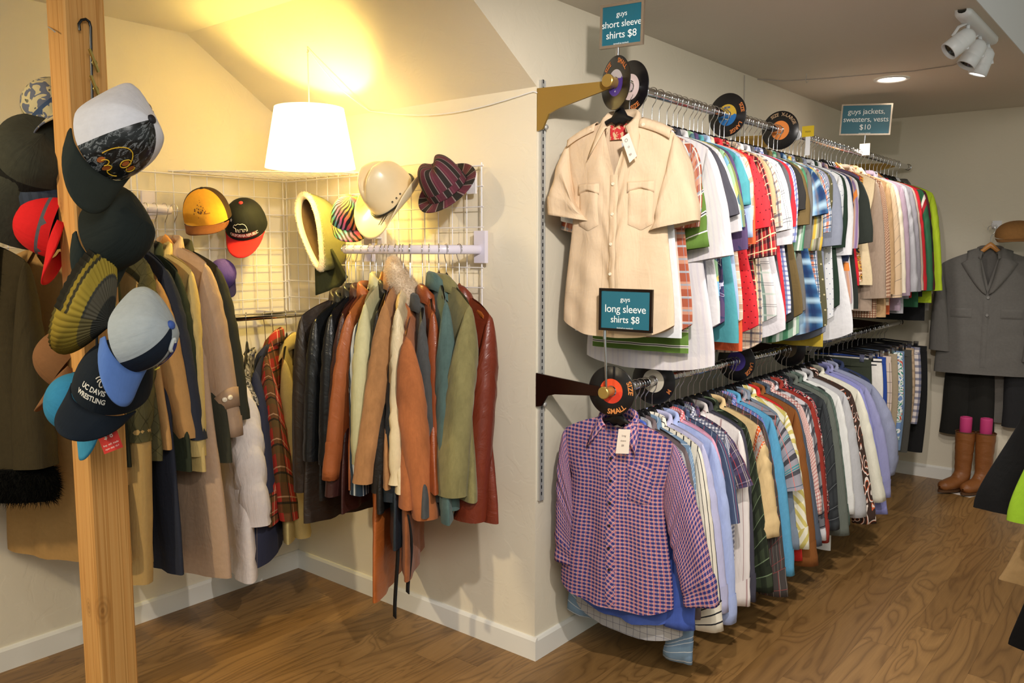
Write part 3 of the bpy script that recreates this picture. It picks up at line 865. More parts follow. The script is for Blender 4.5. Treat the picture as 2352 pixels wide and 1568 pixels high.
U(0.70, 'short', 'red black and cream tartan short sleeve shirt', 'shirt',
  P('#b03030', [('u', .038, .28, '#1f1d24', .85), ('v', .038, .28, '#1f1d24', .7), ('u', .038, .09, '#e9d9a6', .95, .55), ('v', .038, .09, '#e9d9a6', .9, .55), ('u', .019, .1, '#d6c9b6', .5, .2)]), cuff=(1786, 585), cw=.19, bs=.035)
U(0.745, 'tee', 'khaki tan tee shirt | between tartan and gingham shirts', 'shirt', S('#bda07a'), cuff=(1786, 490), **NARROW)
U(0.79, 'short', 'beige shirt with navy window checks | short sleeved', 'shirt',
  P('#e0cbb2', [('u', .034, .24, '#45465a', .75), ('v', .034, .24, '#45465a', .75), ('u', .034, .06, '#b98a72', .6, .5), ('v', .034, .06, '#b98a72', .6, .5)]), cuff=(1795, 520), hem=(1735, 815), **NARROW)
U(0.84, 'short', 'white short sleeve shirt | with thin green check lines', 'shirt',
  P('#dddada', [('u', .10, .10, '#4d7f72', .8), ('u', .10, .02, '#333a40', .9, .2), ('v', .085, .02, '#39424a', .9), ('v', .085, .02, '#39424a', .9, .1), ('v', .085, .09, '#b9c9c0', .8, .55), ('u', .10, .02, '#3c464c', .9, .3)]), cuff=(1824, 525), Wh=.25, cw=.2)
U(0.895, 'short', 'crisp white short sleeve shirt | left of grey tee', 'shirt', S('#dad7dc'), cuff=(1816, 560), Wh=.26, hem=(1770, 785), **NARROW)
U(0.94, 'short', 'slate grey collared short sleeve shirt', 'shirt', S('#5b5b60'), cuff=(1815, 470), B=.023)
U(0.985, 'tee', 'crimson tee shirt | left of the black shirt', 'shirt', S('#cc2f3a'), cuff=(1829, 520), **NARROW)
U(1.03, 'short', 'blue check short sleeve shirt | hanging low behind crimson tee', 'shirt', P('#d8dbe6', [('u', .02, .4, '#5a6aa8', .8), ('v', .02, .4, '#5a6aa8', .7)]), cuff=(1827, 556), **NARROW)
U(1.075, 'short', 'black faded short sleeve shirt | beside the olive shirt', 'shirt', S('#2e2d2c'), cuff=(1850, 480), hem=(1800, 760), B=.026)
U(1.13, 'short', 'olive brown short sleeve shirt | with pointed sleeve', 'shirt', S('#6c5a38'), cuff=(1858, 515), Wh=.245, hem=(1800, 745), cw=.2, bs=.035)
U(1.18, 'short', 'green and white striped camp shirt | hanging long', 'shirt', P('#8fb29a', [('u', .06, .3, '#3c7f5a', .9), ('u', .06, .2, '#e6ebe2', .9, .4)]), cuff=(1846, 575), hem=(1800, 790), **NARROW)
U(1.225, 'short', 'warm grey short sleeve shirt | between olive and blue plaid', 'shirt', S('#6d6a66'), cuff=(1862, 570), B=.026)
U(1.29, 'short', 'bright blue and white shadow plaid short sleeve shirt', 'shirt',
  P('#4a86b8', [('u', .085, .55, '#17264e', .85, 0, 1), ('v', .085, .55, '#1d2f5c', .75, .1, 1), ('u', .085, .34, '#b7d3e6', .7, .5, 1), ('v', .085, .34, '#b9d8ea', .7, .55, 1), ('u', .085, .18, '#8d7f78', .5, .25, 1)]),
  cuff=(1898, 490), Wh=.275, hem=(1830, 775), cw=.2, bs=.04, B=.03)
U(1.345, 'polo', 'yellow and grey striped polo shirt | below blue plaid', 'shirt', P('#a39b8a', [('u', .05, .3, '#e0b84c', 1), ('u', .05, .2, '#6c6a58', 1, .35), ('u', .05, .15, '#c7ca97', 1, .7)]), cuff=(1884, 575), **NARROW)
U(1.39, 'short', 'orange and blue small plaid short sleeve shirt', 'shirt', P('#d3d6dc', [('u', .03, .35, '#d9733a', .85), ('v', .03, .35, '#5a86b0', .7), ('u', .03, .12, '#2d4a70', .9, .5), ('v', .03, .12, '#2f3a58', .9, .5)]), cuff=(1906, 532), **NARROW)
U(1.44, 'tee', 'lavender grey tee shirt | beside small orange plaid', 'shirt', S('#9c9db0'), cuff=(1897, 480), **NARROW)
U(1.49, 'short', 'olive green short sleeve shirt | with cream dashes', 'shirt', DOT('#5d5a41', '#c9bd92', .035, .11), cuff=(1906, 510), hem=(1858, 770), B=.026)
U(1.545, 'short', 'steel grey short sleeve shirt | hanging wide', 'shirt', S('#8a90a0'), cuff=(1935, 562), hem=(1870, 785), cw=.2, bs=.036)
U(1.59, 'tee', 'mustard yellow tee shirt | right of olive dash shirt', 'shirt', S('#d1b441'), W=.175, cuff=(1908, 470), hem=(1840, 792), **NARROW)
U(1.64, 'short', 'white short sleeve shirt | with fine blue specks', 'shirt', DOT('#dcdfe4', '#4b5f8c', .024, .09), cuff=(1927, 530), hem=(1880, 750), **NARROW)
U(1.685, 'short', 'dark bottle green short sleeve shirt', 'shirt', S('#26382c'), cuff=(1940, 568), B=.026)
U(1.735, 'short', 'plain white dress shirt | short sleeved, hanging long', 'shirt', S('#dfdfe2'), cuff=(1956, 585), Wh=.27, hem=(1905, 785), B=.026)
U(1.78, 'tee', 'blue and black ringer tee | right of white dress shirt', 'shirt', S('#2b3550'), cuff=(1945, 600), **NARROW)
U(1.825, 'short', 'purple and orange blurred stripe short sleeve shirt', 'shirt', P('#b9a9a9', [('u', .05, .5, '#6d4d8a', .8, 0, 1), ('u', .05, .3, '#c98a5a', .7, .4, 1), ('v', .5, .08, '#d9823c', 1, .3)]), cuff=(1970, 570), **NARROW)
U(1.87, 'tee', 'light silver grey tee shirt | with narrow hem', 'shirt', S('#c9c8c6'), cuff=(1962, 510), **NARROW)
U(1.93, 'tee', 'black green tee shirt | large, in front of vests', 'shirt', S('#262b26'), cuff=(2005, 555), cw=.21, bs=.04, B=.03)
U(1.985, 'vest', 'dusky purple sleeveless vest', 'vest', S('#5d4f66'), W=.19, L=.64)
U(2.03, 'vest', 'scarlet red sleeveless vest', 'vest', S('#c4202c'), W=.18, L=.62, **NARROW)
U(2.07, 'vest', 'floral tapestry vest | in yellow and brown', 'vest', BLOT([(0, '#2e2a28'), (.42, '#c99a3e'), (.5, '#8a5a3a'), (.58, '#d9b8a0'), (.7, '#3a3a30')], 22), W=.185, L=.60)
U(2.12, 'vest', 'cream quilted vest | with dark leather front', 'vest', S('#d3c09c', wrinkle=.7), W=.225, L=.62, B=.034, ah=.26, mats=dict())
GJ = GU
U(2.20, 'blazer', 'taupe grey wool blazer | first of the jackets', 'jacket', S('#9b8877', mottled=.2), W=.21, L=.76, hang='wood')
U(2.27, 'blazer', 'rust houndstooth blazer | behind taupe blazer', 'jacket', P('#d8c2a4', [('u', .012, .5, '#8a4a30', .8), ('v', .012, .5, '#7a4630', .7)]), W=.212, L=.80, hang='wood')
U(2.345, 'coat', 'camel tan wool jacket | with deep folds', 'jacket', S('#b4926a', mottled=.2), W=.225, L=.80, hang='wood', fold=.010, B=.036, sl=.56)
U(2.43, 'blazer', 'beige windowpane check blazer', 'jacket', P('#cdb291', [('u', .055, .035, '#6f6a66', .9), ('v', .055, .035, '#6f6a66', .9)]), W=.23, L=.74, hang='wood')
U(2.505, 'sweater', 'ivory cream cardigan | right of beige check blazer', 'sweater', S('#d8cdb8'), W=.225, L=.66, hang='dark')
U(2.57, 'sweater', 'orange sweater | hanging below the blazers', 'sweater', S('#e06c40'), W=.20, L=.80, hang='dark')
U(2.635, 'blazer', 'mauve grey jacket | beside silver track jacket', 'jacket', S('#9d8a98'), W=.225, L=.78)
U(2.71, 'sweater', 'shiny silver grey track jacket', 'jacket', S('#a5a3a8', rough=.4), W=.228, L=.80, collar='stand', B=.033, sfold=.006)
U(2.79, 'sweater', 'heather grey sweatshirt | on the upper rail', 'sweater', S('#8d8990', mottled=.2), W=.235, L=.72, B=.033)
U(2.865, 'sweater', 'blush pink cardigan | with beaded edge', 'sweater', S('#cdb5a6'), W=.225, L=.64, hang='white')
U(2.935, 'sweater', 'red hooded sweatshirt | near the far end', 'sweater', S('#cf2c34'), W=.23, L=.72, hang='wood')
U(3.01, 'sweater', 'dark green rugby sweater | with red and white band', 'sweater', P('#2f6043', [('v', .9, .06, '#a82a32', 1, .21), ('v', .9, .06, '#e6ddd0', 1, .15)]), W=.245, L=.78, B=.035)
U(3.09, 'sweater', 'maroon and black colour block sweater', 'sweater', P('#5c2430', [('v', .4, .4, '#26262a', 1, .1)]), W=.24, L=.72, B=.035)
U(3.175, 'sweater', 'lime green sweatshirt | at the far end of the upper rail', 'sweater', S('#a9c02c'), W=.26, L=.76, B=.04)
U(3.27, 'sweater', 'black sweatshirt | beyond the lime green one', 'sweater', S('#1b1b1d'), W=.22, L=.88)
U(3.36, 'blazer', 'grey flannel jacket | last on the upper rail', 'jacket', S('#77746e'), W=.21, L=.82, hang='white')

# ================================================================ LOWER RAIL GARMENTS
GL = 'garments on the lower rail'; HL = 'hangers on the lower rail'
def Lr(*a, **k): return rack(ZL, GL, HL, *a, **k)
_pl = [('u', .0168, .46, '#262c78', .62), ('v', .0136, .55, '#262c78', .88), ('v', .0136, .08, '#eadfd6', .6, .42), ('v', .0136, .08, '#eadfd6', .6, .18), ('v', .0136, .11, '#cf5a58', .6, .30), ('u', .0168, .06, '#eadfd6', .55, .40), ('u', .0168, .06, '#eadfd6', .4, .16), ('u', .0168, .14, '#cf4e4c', .62, .29), ('u', .0168, .05, '#1d5a48', .6, .70)]
PLAID = P('#a8708a', _pl, wrinkle=.6); PLAIDR = P('#a8708a', _pl, rot=.12, wrinkle=.6)
def hero_plaid():
    y = 0.055
    g = Lr(y, 'long', 'navy red and white plaid long sleeve shirt | at lower rail front', 'shirt', PLAID, yaw=0.08, cuff=(1645, 1395), hem=(1440, 1398), W=.212, B=.036, bs=.036,
           cuffL=(0.245, -0.66), cw=.12, nr=60, nc=96, sr=60, sc=28, Wh=.225, tail=.045, fold=.006, zn=-.082, nd=.07, vopen=.02, neck=.066, sfold=.004, ckw=dict(h=.04, drop=.05, point=.085, spread=.05), mats=dict(collar=PLAIDR))
    r = g.root
    g.patch('placket', PLAIDR, r, -.016, .016, -.20, -g.L - .075, off=.005, n=(6, 50), rot=.5)
    g.patch('chest_pocket', PLAIDR, r, .058, .145, -.245, -.375, off=.007, n=(12, 14), pointed=.012, rot=.09)
    g.buttons(M_DARKBTN, r, 0.0, [-.235, -.315, -.395, -.475, -.555, -.635], off=.0075, r=.005)
    X, Z = np.meshgrid(np.linspace(-.018, .012, 3), np.linspace(-.118, -.135, 3))
    MB().grid(np.stack([X, .014 + 0 * X, Z], -1)).build('neck_label', M_PAPER, r)
    return g
PLG = hero_plaid()
Lr(.105, 'long', 'royal blue long sleeve shirt | right behind the plaid front shirt', 'shirt', S('#4a63b8'), yaw=-.02, hem=(1530, 1450), W=.215, cuffL=(.27, -.62), sa=5, **NARROW)
Lr(.14, 'long', 'grey shirt with dark windowpane lines | hem below the royal blue one', 'shirt', P('#a7a7aa', [('u', .026, .05, '#4c5064', .9), ('v', .026, .05, '#4c5064', .9)]), yaw=-.02, hem=(1530, 1480), W=.21, sa=4, **NARROW)
Lr(.175, 'long', 'taupe brown long sleeve shirt | visible beside the plaid sleeve', 'shirt', S('#6f6264'), cuff=(1608, 1420), **NARROW)
Lr(.21, 'long', 'pale denim long sleeve shirt | white stripes across its cuff', 'shirt', P('#7d9ab8', [('v', .028, .10, '#dfe6ec', .8)]), cuff=(1588, 1525), sl=.7, **NARROW)
Lr(.245, 'long', 'ivory long sleeve shirt | with bold black stripes', 'shirt', P('#e3dccb', [('u', .026, .16, '#25252b', 1)]), cuff=(1656, 1450), W=.217, cw=.12, B=.027, mats=dict(cuff=P('#e3dccb', [('v', .026, .16, '#25252b', 1)])))
Lr(.295, 'long', 'lavender oxford long sleeve shirt | beside ivory striped shirt', 'shirt', S('#b6b6d6'), cuff=(1672, 1405), W=.215)
Lr(.345, 'long', 'pale blue long sleeve shirt | behind lavender oxford shirt', 'shirt', S('#a5b3dd'), cuff=(1690, 1430), W=.22, bs=.034, bulge=.02)
Lr(.39, 'long', 'pink long sleeve shirt | with red gingham collar', 'shirt', S('#e0a3ba'), cuff=(1690, 1350), mats=dict(collar=P('#e8c9c9', [('u', .012, .5, '#c0353f', .7), ('v', .012, .5, '#c0353f', .7)])), **NARROW)
Lr(.425, 'short', 'navy pinstripe short sleeve shirt | left of micro gingham', 'shirt', P('#42506c', [('u', .03, .08, '#a9b6c6', .8), ('u', .05, .05, '#a04a5a', .9, .4)]), cuff=(1700, 1200), cw=.17, **NARROW)
Lr(.47, 'long', 'navy and white micro gingham long sleeve shirt', 'shirt', P('#e6e4ea', [('u', .012, .5, '#3a4468', .7), ('v', .012, .5, '#3a4468', .7)]), cuff=(1682, 1310), W=.215)
Lr(.515, 'short', 'dark purple plaid short sleeve shirt', 'shirt', P('#3f3650', [('u', .05, .06, '#c04a4a', .9), ('v', .05, .06, '#8a7a94', .8), ('u', .05, .08, '#b9ab9f', .8, .4), ('v', .05, .3, '#5a5070', .6, .4), ('u', .05, .05, '#b9ab9f', .8, .55)]), cuff=(1733, 1112), cw=.18, bs=.036)
Lr(.57, 'long', 'white western shirt | with dark red embroidery', 'shirt', P('#ece4e0', [('u', .09, .07, '#8a3b44', .6)]), cuff=(1716, 1395), W=.222)
Lr(.62, 'long', 'dark grey denim shirt | with white snap buttons', 'shirt', S('#44434f'), cuff=(1735, 1380), W=.21)
Lr(.67, 'long', 'dark forest flannel shirt | behind grey denim shirt', 'shirt', P('#37402e', [('u', .06, .4, '#20261c', .8), ('v', .06, .4, '#20261c', .8), ('v', .06, .05, '#8aa07a', .6, .6)]), cuff=(1775, 1360), W=.2, hem=(1740, 1330), **NARROW)
def tan_western():
    g = Lr(.735, 'long', 'tan western long sleeve shirt | with orange dotted patch yoke', 'shirt', S('#d6ba88'), cuff=(1795, 1228), W=.228, bs=.04, B=.032, cuffs=True, cw=.13, sfold=.006)
    r = g.root
    OD = DOT('#d4622f', '#f6e8d8', .014, .22)
    g.sleeve_patch('orange_yoke_patch', OD, r, .0, .17, -100, 0)['label'] = 'orange dotted cloth patch'
    g.sleeve_patch('grey_print_patch', BLOT([(0, '#a9a49c'), (.55, '#c25a3a'), (.6, '#a9a49c'), (.66, '#3c3a38')], 60), r, .17, .30, -100, 0)['label'] = 'grey flower printed cloth patch'
    g.sleeve_patch('orange_yoke_patch', OD, r, .30, .36, -100, 0)['label'] = 'small orange dotted patch'
tan_western()
Lr(.795, 'long', 'charcoal pinstripe long sleeve shirt | with faint red lines', 'shirt', P('#46403e', [('u', .028, .05, '#b9b2a6', .7), ('v', .06, .03, '#9a4a48', .8), ('u', .06, .04, '#9a4a48', .7, .4)]), cuff=(1810, 1365), W=.228, B=.03)
Lr(.84, 'long', 'blue shirt with pink stripes | long sleeved, left of turquoise', 'shirt', P('#6a78b4', [('u', .028, .14, '#d98a9a', .9), ('u', .028, .08, '#c6d0e6', .9, .4)]), cuff=(1806, 1330), **NARROW)
Lr(.89, 'long', 'turquoise blue long sleeve shirt', 'shirt', S('#5a9fc4', mottled=.2), cuff=(1822, 1322), W=.222, B=.028)
Lr(.945, 'short', 'grey and teal plaid short sleeve shirt', 'shirt', P('#9a97a0', [('v', .11, .16, '#3b3a40', .95), ('v', .11, .03, '#2f8f94', 1, .2), ('v', .11, .03, '#2f8f94', 1, .27), ('v', .11, .03, '#2f8f94', 1, .34), ('v', .11, .12, '#44424a', .9, .42), ('u', .055, .06, '#d9776e', .9), ('v', .11, .02, '#3a5a70', .9, .72)]), cuff=(1846, 1122), cw=.17, bs=.034, W=.225)
Lr(.99, 'long', 'dusty blue grey long sleeve shirt | right of teal plaid', 'shirt', S('#7b8898'), cuff=(1838, 1260), **NARROW)
Lr(1.04, 'long', 'yellow and white striped long sleeve shirt', 'shirt', P('#eee9d2', [('d', .05, .45, '#cdbb50', .85)]), cuff=(1855, 1262), W=.222)
Lr(1.085, 'long', 'scarlet long sleeve shirt | showing only at its hem', 'shirt', S('#c9302a'), cuff=(1838, 1288), W=.19, sl=.72, **NARROW)
Lr(1.14, 'long', 'rich brown corduroy long sleeve shirt', 'shirt', P('#8a562a', [('u', .006, .4, '#74451f', .8)]), cuff=(1874, 1300), hem=(1820, 1270), W=.228, B=.03)
Lr(1.20, 'long', 'slate denim long sleeve shirt | with white cuff stitching', 'shirt', P('#4d5664', [('u', .05, .03, '#8f9aa8', .7)]), cuff=(1888, 1252), **NARROW)
Lr(1.245, 'long', 'pink and white micro check long sleeve shirt', 'shirt', P('#ecd8d0', [('u', .012, .4, '#b0504c', .6), ('v', .012, .4, '#b0504c', .6)]), cuff=(1886, 1180), **NARROW)
Lr(1.29, 'long', 'black and white big plaid long sleeve shirt', 'shirt', P('#d4d2d6', [('u', .06, .3, '#2c2c34', .8), ('v', .08, .4, '#33333c', .8), ('v', .08, .04, '#20202a', 1, .7)]), cuff=(1895, 1240), W=.222, **NARROW)
Lr(1.35, 'long', 'brick red long sleeve shirt', 'shirt', S('#96352b'), cuff=(1902, 1245), W=.225, B=.03)
Lr(1.405, 'long', 'red white and black flower print shirt | beside brick red one', 'shirt', BLOT([(0, '#24222a'), (.44, '#b83038'), (.52, '#e8e2da'), (.57, '#24222a')], 45), cuff=(1905, 1180), **NARROW)
Lr(1.47, 'long', 'dark grey shadow plaid flannel shirt', 'shirt', P('#3b3f42', [('u', .06, .4, '#2a2d30', .8, 0, 1), ('v', .07, .4, '#26292d', .8, .1, 1), ('v', .07, .03, '#8a9094', .6, .6)]), cuff=(1928, 1215), W=.235, B=.034)
Lr(1.54, 'long', 'grey green corduroy long sleeve shirt', 'shirt', P('#6c726a', [('u', .007, .4, '#5b6059', .8)]), cuff=(1945, 1230), W=.23, B=.03)
Lr(1.60, 'long', 'moss green plaid long sleeve shirt', 'shirt', P('#64746a', [('u', .04, .4, '#4c5c54', .7), ('v', .04, .4, '#4c5c54', .7)]), cuff=(1950, 1205), W=.225, **NARROW)
Lr(1.655, 'long', 'bright white long sleeve shirt | with long loose hem', 'shirt', S('#e9e9e6'), cuff=(1960, 1180), hem=(1905, 1265), W=.235, tail=.0)
Lr(1.74, 'long', 'light stone grey long sleeve shirt', 'shirt', S('#b9b9bc'), cuff=(1990, 1185), W=.245, B=.036, bs=.04, cw=.14)
Lr(1.82, 'long', 'chocolate brown shirt | with white and orange swirls', 'shirt', SWIRL('#3f2f28', '#e9dcd2', '#d0643c'), cuff=(2013, 1200), W=.248, B=.03)
Lr(1.90, 'long', 'ivory cream long sleeve shirt | right of swirl print', 'shirt', S('#dfdccb'), cuff=(2034, 1150), W=.255, B=.034, bs=.036)
Lr(1.98, 'long', 'periwinkle long sleeve shirt | right of ivory shirt', 'shirt', S('#8a8cc4'), cuff=(2036, 1180), W=.24, B=.03)
Lr(2.05, 'long', 'lavender long sleeve shirt | with bent elbow', 'shirt', S('#8f90b8'), cuff=(2045, 1140), W=.25, B=.032, bulge=.06)
Lr(2.13, 'long', 'slate blue long sleeve shirt | flaring out at the elbow', 'shirt', S('#8a8fa8'), cuff=(2052, 1090), W=.262, B=.036, bulge=.10, bs=.04)
Lr(2.22, 'long', 'navy long sleeve shirt | last of the lower shirts', 'shirt', S('#2c3654'), W=.22, B=.03)

# ---- shorts and trousers clipped to hangers
M_CLIP = M_CHROME
def pants(y, label, mat, wid, ln, x0=0.0, band=None, name='shorts', yaw=0.0, hlab=None, zr=ZL, xr=XR, tagc=False):
    root = empty(name, (xr, y, zr), yaw, label.replace(' | ', ' '), 'trousers' if name == 'trousers' else 'shorts', GL)
    r = random.Random(int(y * 1000) + 3)
    zt = -0.115
    def leg(s):
        nr, nc = 22, 24
        t = np.linspace(0, 1, nr); th = np.linspace(0, 2 * PI, nc, endpoint=False)
        T, TH = np.meshgrid(t, th, indexing='ij')
        cx = s * wid * (0.25 + 0.03 * T); hw = wid * (0.262 - 0.02 * T) * (1 + 0.12 * np.sin(PI * T))
        ct, st = np.cos(TH), np.sin(TH)
        X = x0 + cx + hw * np.sign(ct) * np.abs(ct) ** .7
        Yv = (0.008 + 0.014 * np.clip(T * 5, 0, 1)) * np.sign(st) * np.abs(st) ** .7 + 0.003 * np.sin(3 * TH + 5 * T + r.uniform(0, 6))
        Z = zt - 0.03 - (ln - 0.03) * T + 0 * X
        return MB().grid(np.stack([X, Yv, Z], -1), closed=True)
    leg(-1).build('leg', mat, root); leg(1).build('leg', mat, root)
    n = 30; th = np.linspace(0, 2 * PI, n, endpoint=False)
    B_ = np.array([[(x0 + (wid * .51) * np.sign(math.cos(a)) * abs(math.cos(a)) ** .6, (.009 + .010 * k) * math.sin(a), zt - .04 * k) for a in th] for k in (0, .5, 1)])
    MB().grid(B_, closed=True).build('waistband', band or mat, root)
    hr = empty('clip_hanger', (xr, y, zr), yaw, hlab or ('black clip hanger holding the ' + label.split(' | ')[0]), 'hanger', HL)
    hook_mb().build('hook', M_CHROME, hr)
    MB().tube([(-.17, 0, -.097), (-.05, 0, -.09), (0, 0, -.086), (.05, 0, -.09), (.17, 0, -.097)], .005, 8).build('bar', M_BLACKPL, hr)
    for s in (-1, 1):
        MB().box((x0 + s * wid * .38 - .012, -.013, -.130), (x0 + s * wid * .38 + .012, .013, -.088)).build('clip', M_CLIP, hr)
    return root
pants(2.36, 'dark green shorts | first right of the shirts', S('#33382c'), .36, .50)
pants(2.45, 'white track shorts | with black waist stripe', S('#e6e1da'), .42, .42, band=P('#e6e1da', [('v', .02, .4, '#1c1c22', 1, .3)]))
pants(2.53, 'royal blue shorts | behind the white pair', S('#2a4796'), .42, .46)
pants(2.61, 'pale windowpane check shorts | right of royal blue pair', P('#d9c6b8', [('u', .06, .05, '#54484a', .8), ('v', .06, .05, '#54484a', .8)]), .43, .50)
pants(2.72, 'khaki cargo shorts | with stitched side seam', S('#a3947c'), .44, .55)
pants(2.81, 'tropical flower print shorts | blue and white', BLOT([(0, '#6f8fc0'), (.45, '#e8ecec'), (.55, '#3f8a74'), (.6, '#e8ecec'), (.66, '#d0523a')], 16), .45, .52)
pants(2.89, 'faded denim shorts | hem below the tropical pair', S('#6f88a8'), .43, .60)
pants(2.99, 'dark grey trousers | folded short, left of pale plaid', S('#4b4a45'), .46, .63, name='trousers')
pants(3.09, 'khaki brown plaid shorts | pale waistband', P('#bfa588', [('u', .05, .3, '#9c8468', .7), ('v', .05, .3, '#a08a70', .7)]), .44, .46)
pants(3.17, 'navy and white plaid shorts | near rail end', P('#e4d9d4', [('u', .04, .4, '#4a5478', .7), ('v', .04, .4, '#4a5478', .7)]), .47, .48)
pants(3.27, 'black trousers | last on the lower rail', S('#1c1c1d'), .50, .68, name='trousers')
# ================================================================ ALCOVE: PENDANT, GRIDS, RAILS
RV, UV_, TV = RW[:, 0], RW[:, 1], -RW[:, 2]        # photo right, photo up, towards the viewer
def vdir(r, u, t): return r * RV + u * UV_ + t * TV

def text_mesh(s, size, font_shear=0.0, spacing=1.0, bold=0.0, align='CENTER'):
    """lettering as flat geometry: vertices (x, y) and faces"""
    cu = bpy.data.curves.new('lettering', 'FONT'); cu.body = s; cu.size = size; cu.align_x = align
    cu.shear = font_shear; cu.space_character = spacing; cu.offset = bold; cu.resolution_u = 3
    o = bpy.data.objects.new('lettering', cu); COL.objects.link(o)
    dg = bpy.context.evaluated_depsgraph_get(); dg.update()
    me = bpy.data.meshes.new_from_object(o.evaluated_get(dg))
    v = np.array([tuple(p.co) for p in me.vertices]).reshape(-1, 3); f = [list(p.vertices) for p in me.polygons]
    bpy.data.objects.remove(o); bpy.data.curves.remove(cu); bpy.data.meshes.remove(me)
    return v, f
def lettering(mb, s, size, fn, mat=0, **k):
    """add text to mb, each vertex mapped by fn(x, y)"""
    v, f = text_mesh(s, size, **k)
    if len(v): mb.add(np.array([fn(a[0], a[1]) for a in v]), f, None, mat, False)
    return mb

LPX, LPY = -0.882, -0.316
def shade_mat():
    k = NT('lamp_shade_fabric', 0.9, 0.1)
    d = k.n('ShaderNodeBsdfDiffuse'); d.inputs[0].default_value = (0.9, 0.87, 0.8, 1)
    t = k.n('ShaderNodeBsdfTranslucent'); t.inputs[0].default_value = (0.95, 0.9, 0.8, 1)
    m = k.n('ShaderNodeMixShader'); m.inputs[0].default_value = 0.6
    k.link(d.outputs[0], m.inputs[1]); k.link(t.outputs[0], m.inputs[2])
    e = k.n('ShaderNodeEmission'); e.inputs[0].default_value = (1.0, 0.88, 0.60, 1); e.inputs[1].default_value = 0.9     # the lit shade glows
    ad = k.n('ShaderNodeAddShader'); k.link(m.outputs[0], ad.inputs[0]); k.link(e.outputs[0], ad.inputs[1])
    k.link(ad.outputs[0], k.t.nodes['Material Output'].inputs[0])
    return k.m
lamp = empty('pendant_lamp', (LPX, LPY, 1.87), 0, 'lit white drum pendant lamp hanging in the alcove from the sloped ceiling', 'lamp')
MB().lathe([(0.174, 0.0), (0.1735, 0.004), (0.1335, 0.228), (0.133, 0.232)], 64).build('shade', shade_mat(), lamp, solid=0.0012)
MB().tube([(0, 0, 0.20), (0, 0, 0.30), (0.0, 0.0, 0.462)], 0.0025, 8).build('cord', M_WHITEPL, lamp)
sp = MB()
for a in range(3):
    c_, s_ = math.cos(a * 2.094), math.sin(a * 2.094)
    sp.tube([(0.02 * c_, 0.02 * s_, 0.19), (0.131 * c_, 0.131 * s_, 0.222)], 0.0015, 6)
sp.lathe([(0.02, 0.12), (0.02, 0.20), (0.006, 0.215)], 16)
sp.build('socket', M_WHITEPL, lamp)
bulb = MB().lathe([(0.012, 0.12), (0.016, 0.10), (0.024, 0.075), (0.022, 0.055), (0.012, 0.043), (0.001, 0.040)], 20)
bulb.build('bulb', plain('lit_bulb', '#fff2d8', 0.3, emit='#ffdca0', es=30), lamp).visible_shadow = True
sw = MB()
def slope_pt(x, y): return np.array([x, y, 2.125 + (2.125 - 2.445) / 0.484 * y - 0.006])
hk = slope_pt(LPX, LPY)
a_, b_, c_ = hk, slope_pt(-0.874, -0.014), np.array([-0.01, -0.008, 2.108])
pts = [a_ + (b_ - a_) * t + np.array([0, -0.012, -0.02]) * math.sin(PI * t) for t in np.linspace(0, 1, 8)]
pts += [b_ + (c_ - b_) * t + np.array([0, -0.004, -0.045]) * math.sin(PI * t) for t in np.linspace(0.04, 1, 14)]
pts += [np.array([0.012, 0.0, 2.10]), np.array([0.02, 0.05, 2.09])]
sw.tube(pts, 0.0022, 6)
o = sw.build('lamp_cable', M_WHITEPL); tag(o, 'thin white lamp cable swagged along the slope and wall edge', 'cable')
o = MB().tube([hk + np.array([0, 0, 0.006]), hk, hk + np.array([0.006, 0, -0.012]), hk + np.array([0.0, 0, -0.018]), hk + np.array([-0.006, 0, -0.012])], 0.0016, 6).build('ceiling_hook', M_STEEL)
tag(o, 'small hook in the slope that holds the pendant lamp cord', 'hook')

def grid_panel(name, origin, ua, va, nu, nv, cell, nrm, label, clip=None, ext=0.012):
    b = MB(); r = 0.0021
    o, ua, va, nrm = (np.array(q, float) for q in (origin, ua, va, nrm))
    for i in range(nu + 1):
        p0 = o + ua * cell * i; v1 = nv * cell
        if clip is not None: v1 = min(v1, clip(i * cell))
        if v1 <= 0: continue
        b.tube([p0 - va * (ext if clip is None else 0), p0 + va * (v1 + (ext if clip is None else 0))], r if 0 < i < nu else r * 1.5, 6)
    for j in range(nv + 1):
        p0 = o + va * cell * j + nrm * 0.004; u1 = nu * cell
        if clip is not None: u1 = min(u1, clip(j * cell))
        if u1 <= 0: continue
        b.tube([p0 - ua * (ext if clip is None else 0), p0 + ua * (u1 + (ext if clip is None else 0))], r if 0 < j < nv else r * 1.5, 6)
    if clip is not None:
        L_ = nu * cell
        b.tube([o + ua * L_, o + va * L_], r * 1.6, 6)
    ob = b.build(name, M_WIRE); tag(ob, label, 'wire grid', 'white wire grid panels')
    return ob
CEL = 0.0762
grid_panel('wire_grid_panel', (-1.440, -0.034, 1.862), (1, 0, 0), (0, 0, -1), 16, 8, 0.0755, (0, -1, 0), 'white wire grid panel behind the leather coats and cowboy hat')
grid_panel('wire_grid_panel', (-1.437, -0.055, 1.862), (0, -1, 0), (0, 0, -1), 9, 8, CEL, (1, 0, 0), 'white wire grid panel behind the yellow and the black red caps')
grid_panel('wire_grid_panel', (-1.437, -0.765, 1.862), (0, -1, 0), (0, 0, -1), 16, 8, CEL, (1, 0, 0), 'white wire grid panel at far left behind the wooden post')
grid_panel('wire_corner_shelf', (-1.455, -0.016, 1.874), (1, 0, 0), (0, -1, 0), 12, 12, 0.0485, (0, 0, 1), 'triangular white wire corner shelf under the pendant lamp', clip=lambda d: 12 * 0.0485 - d)

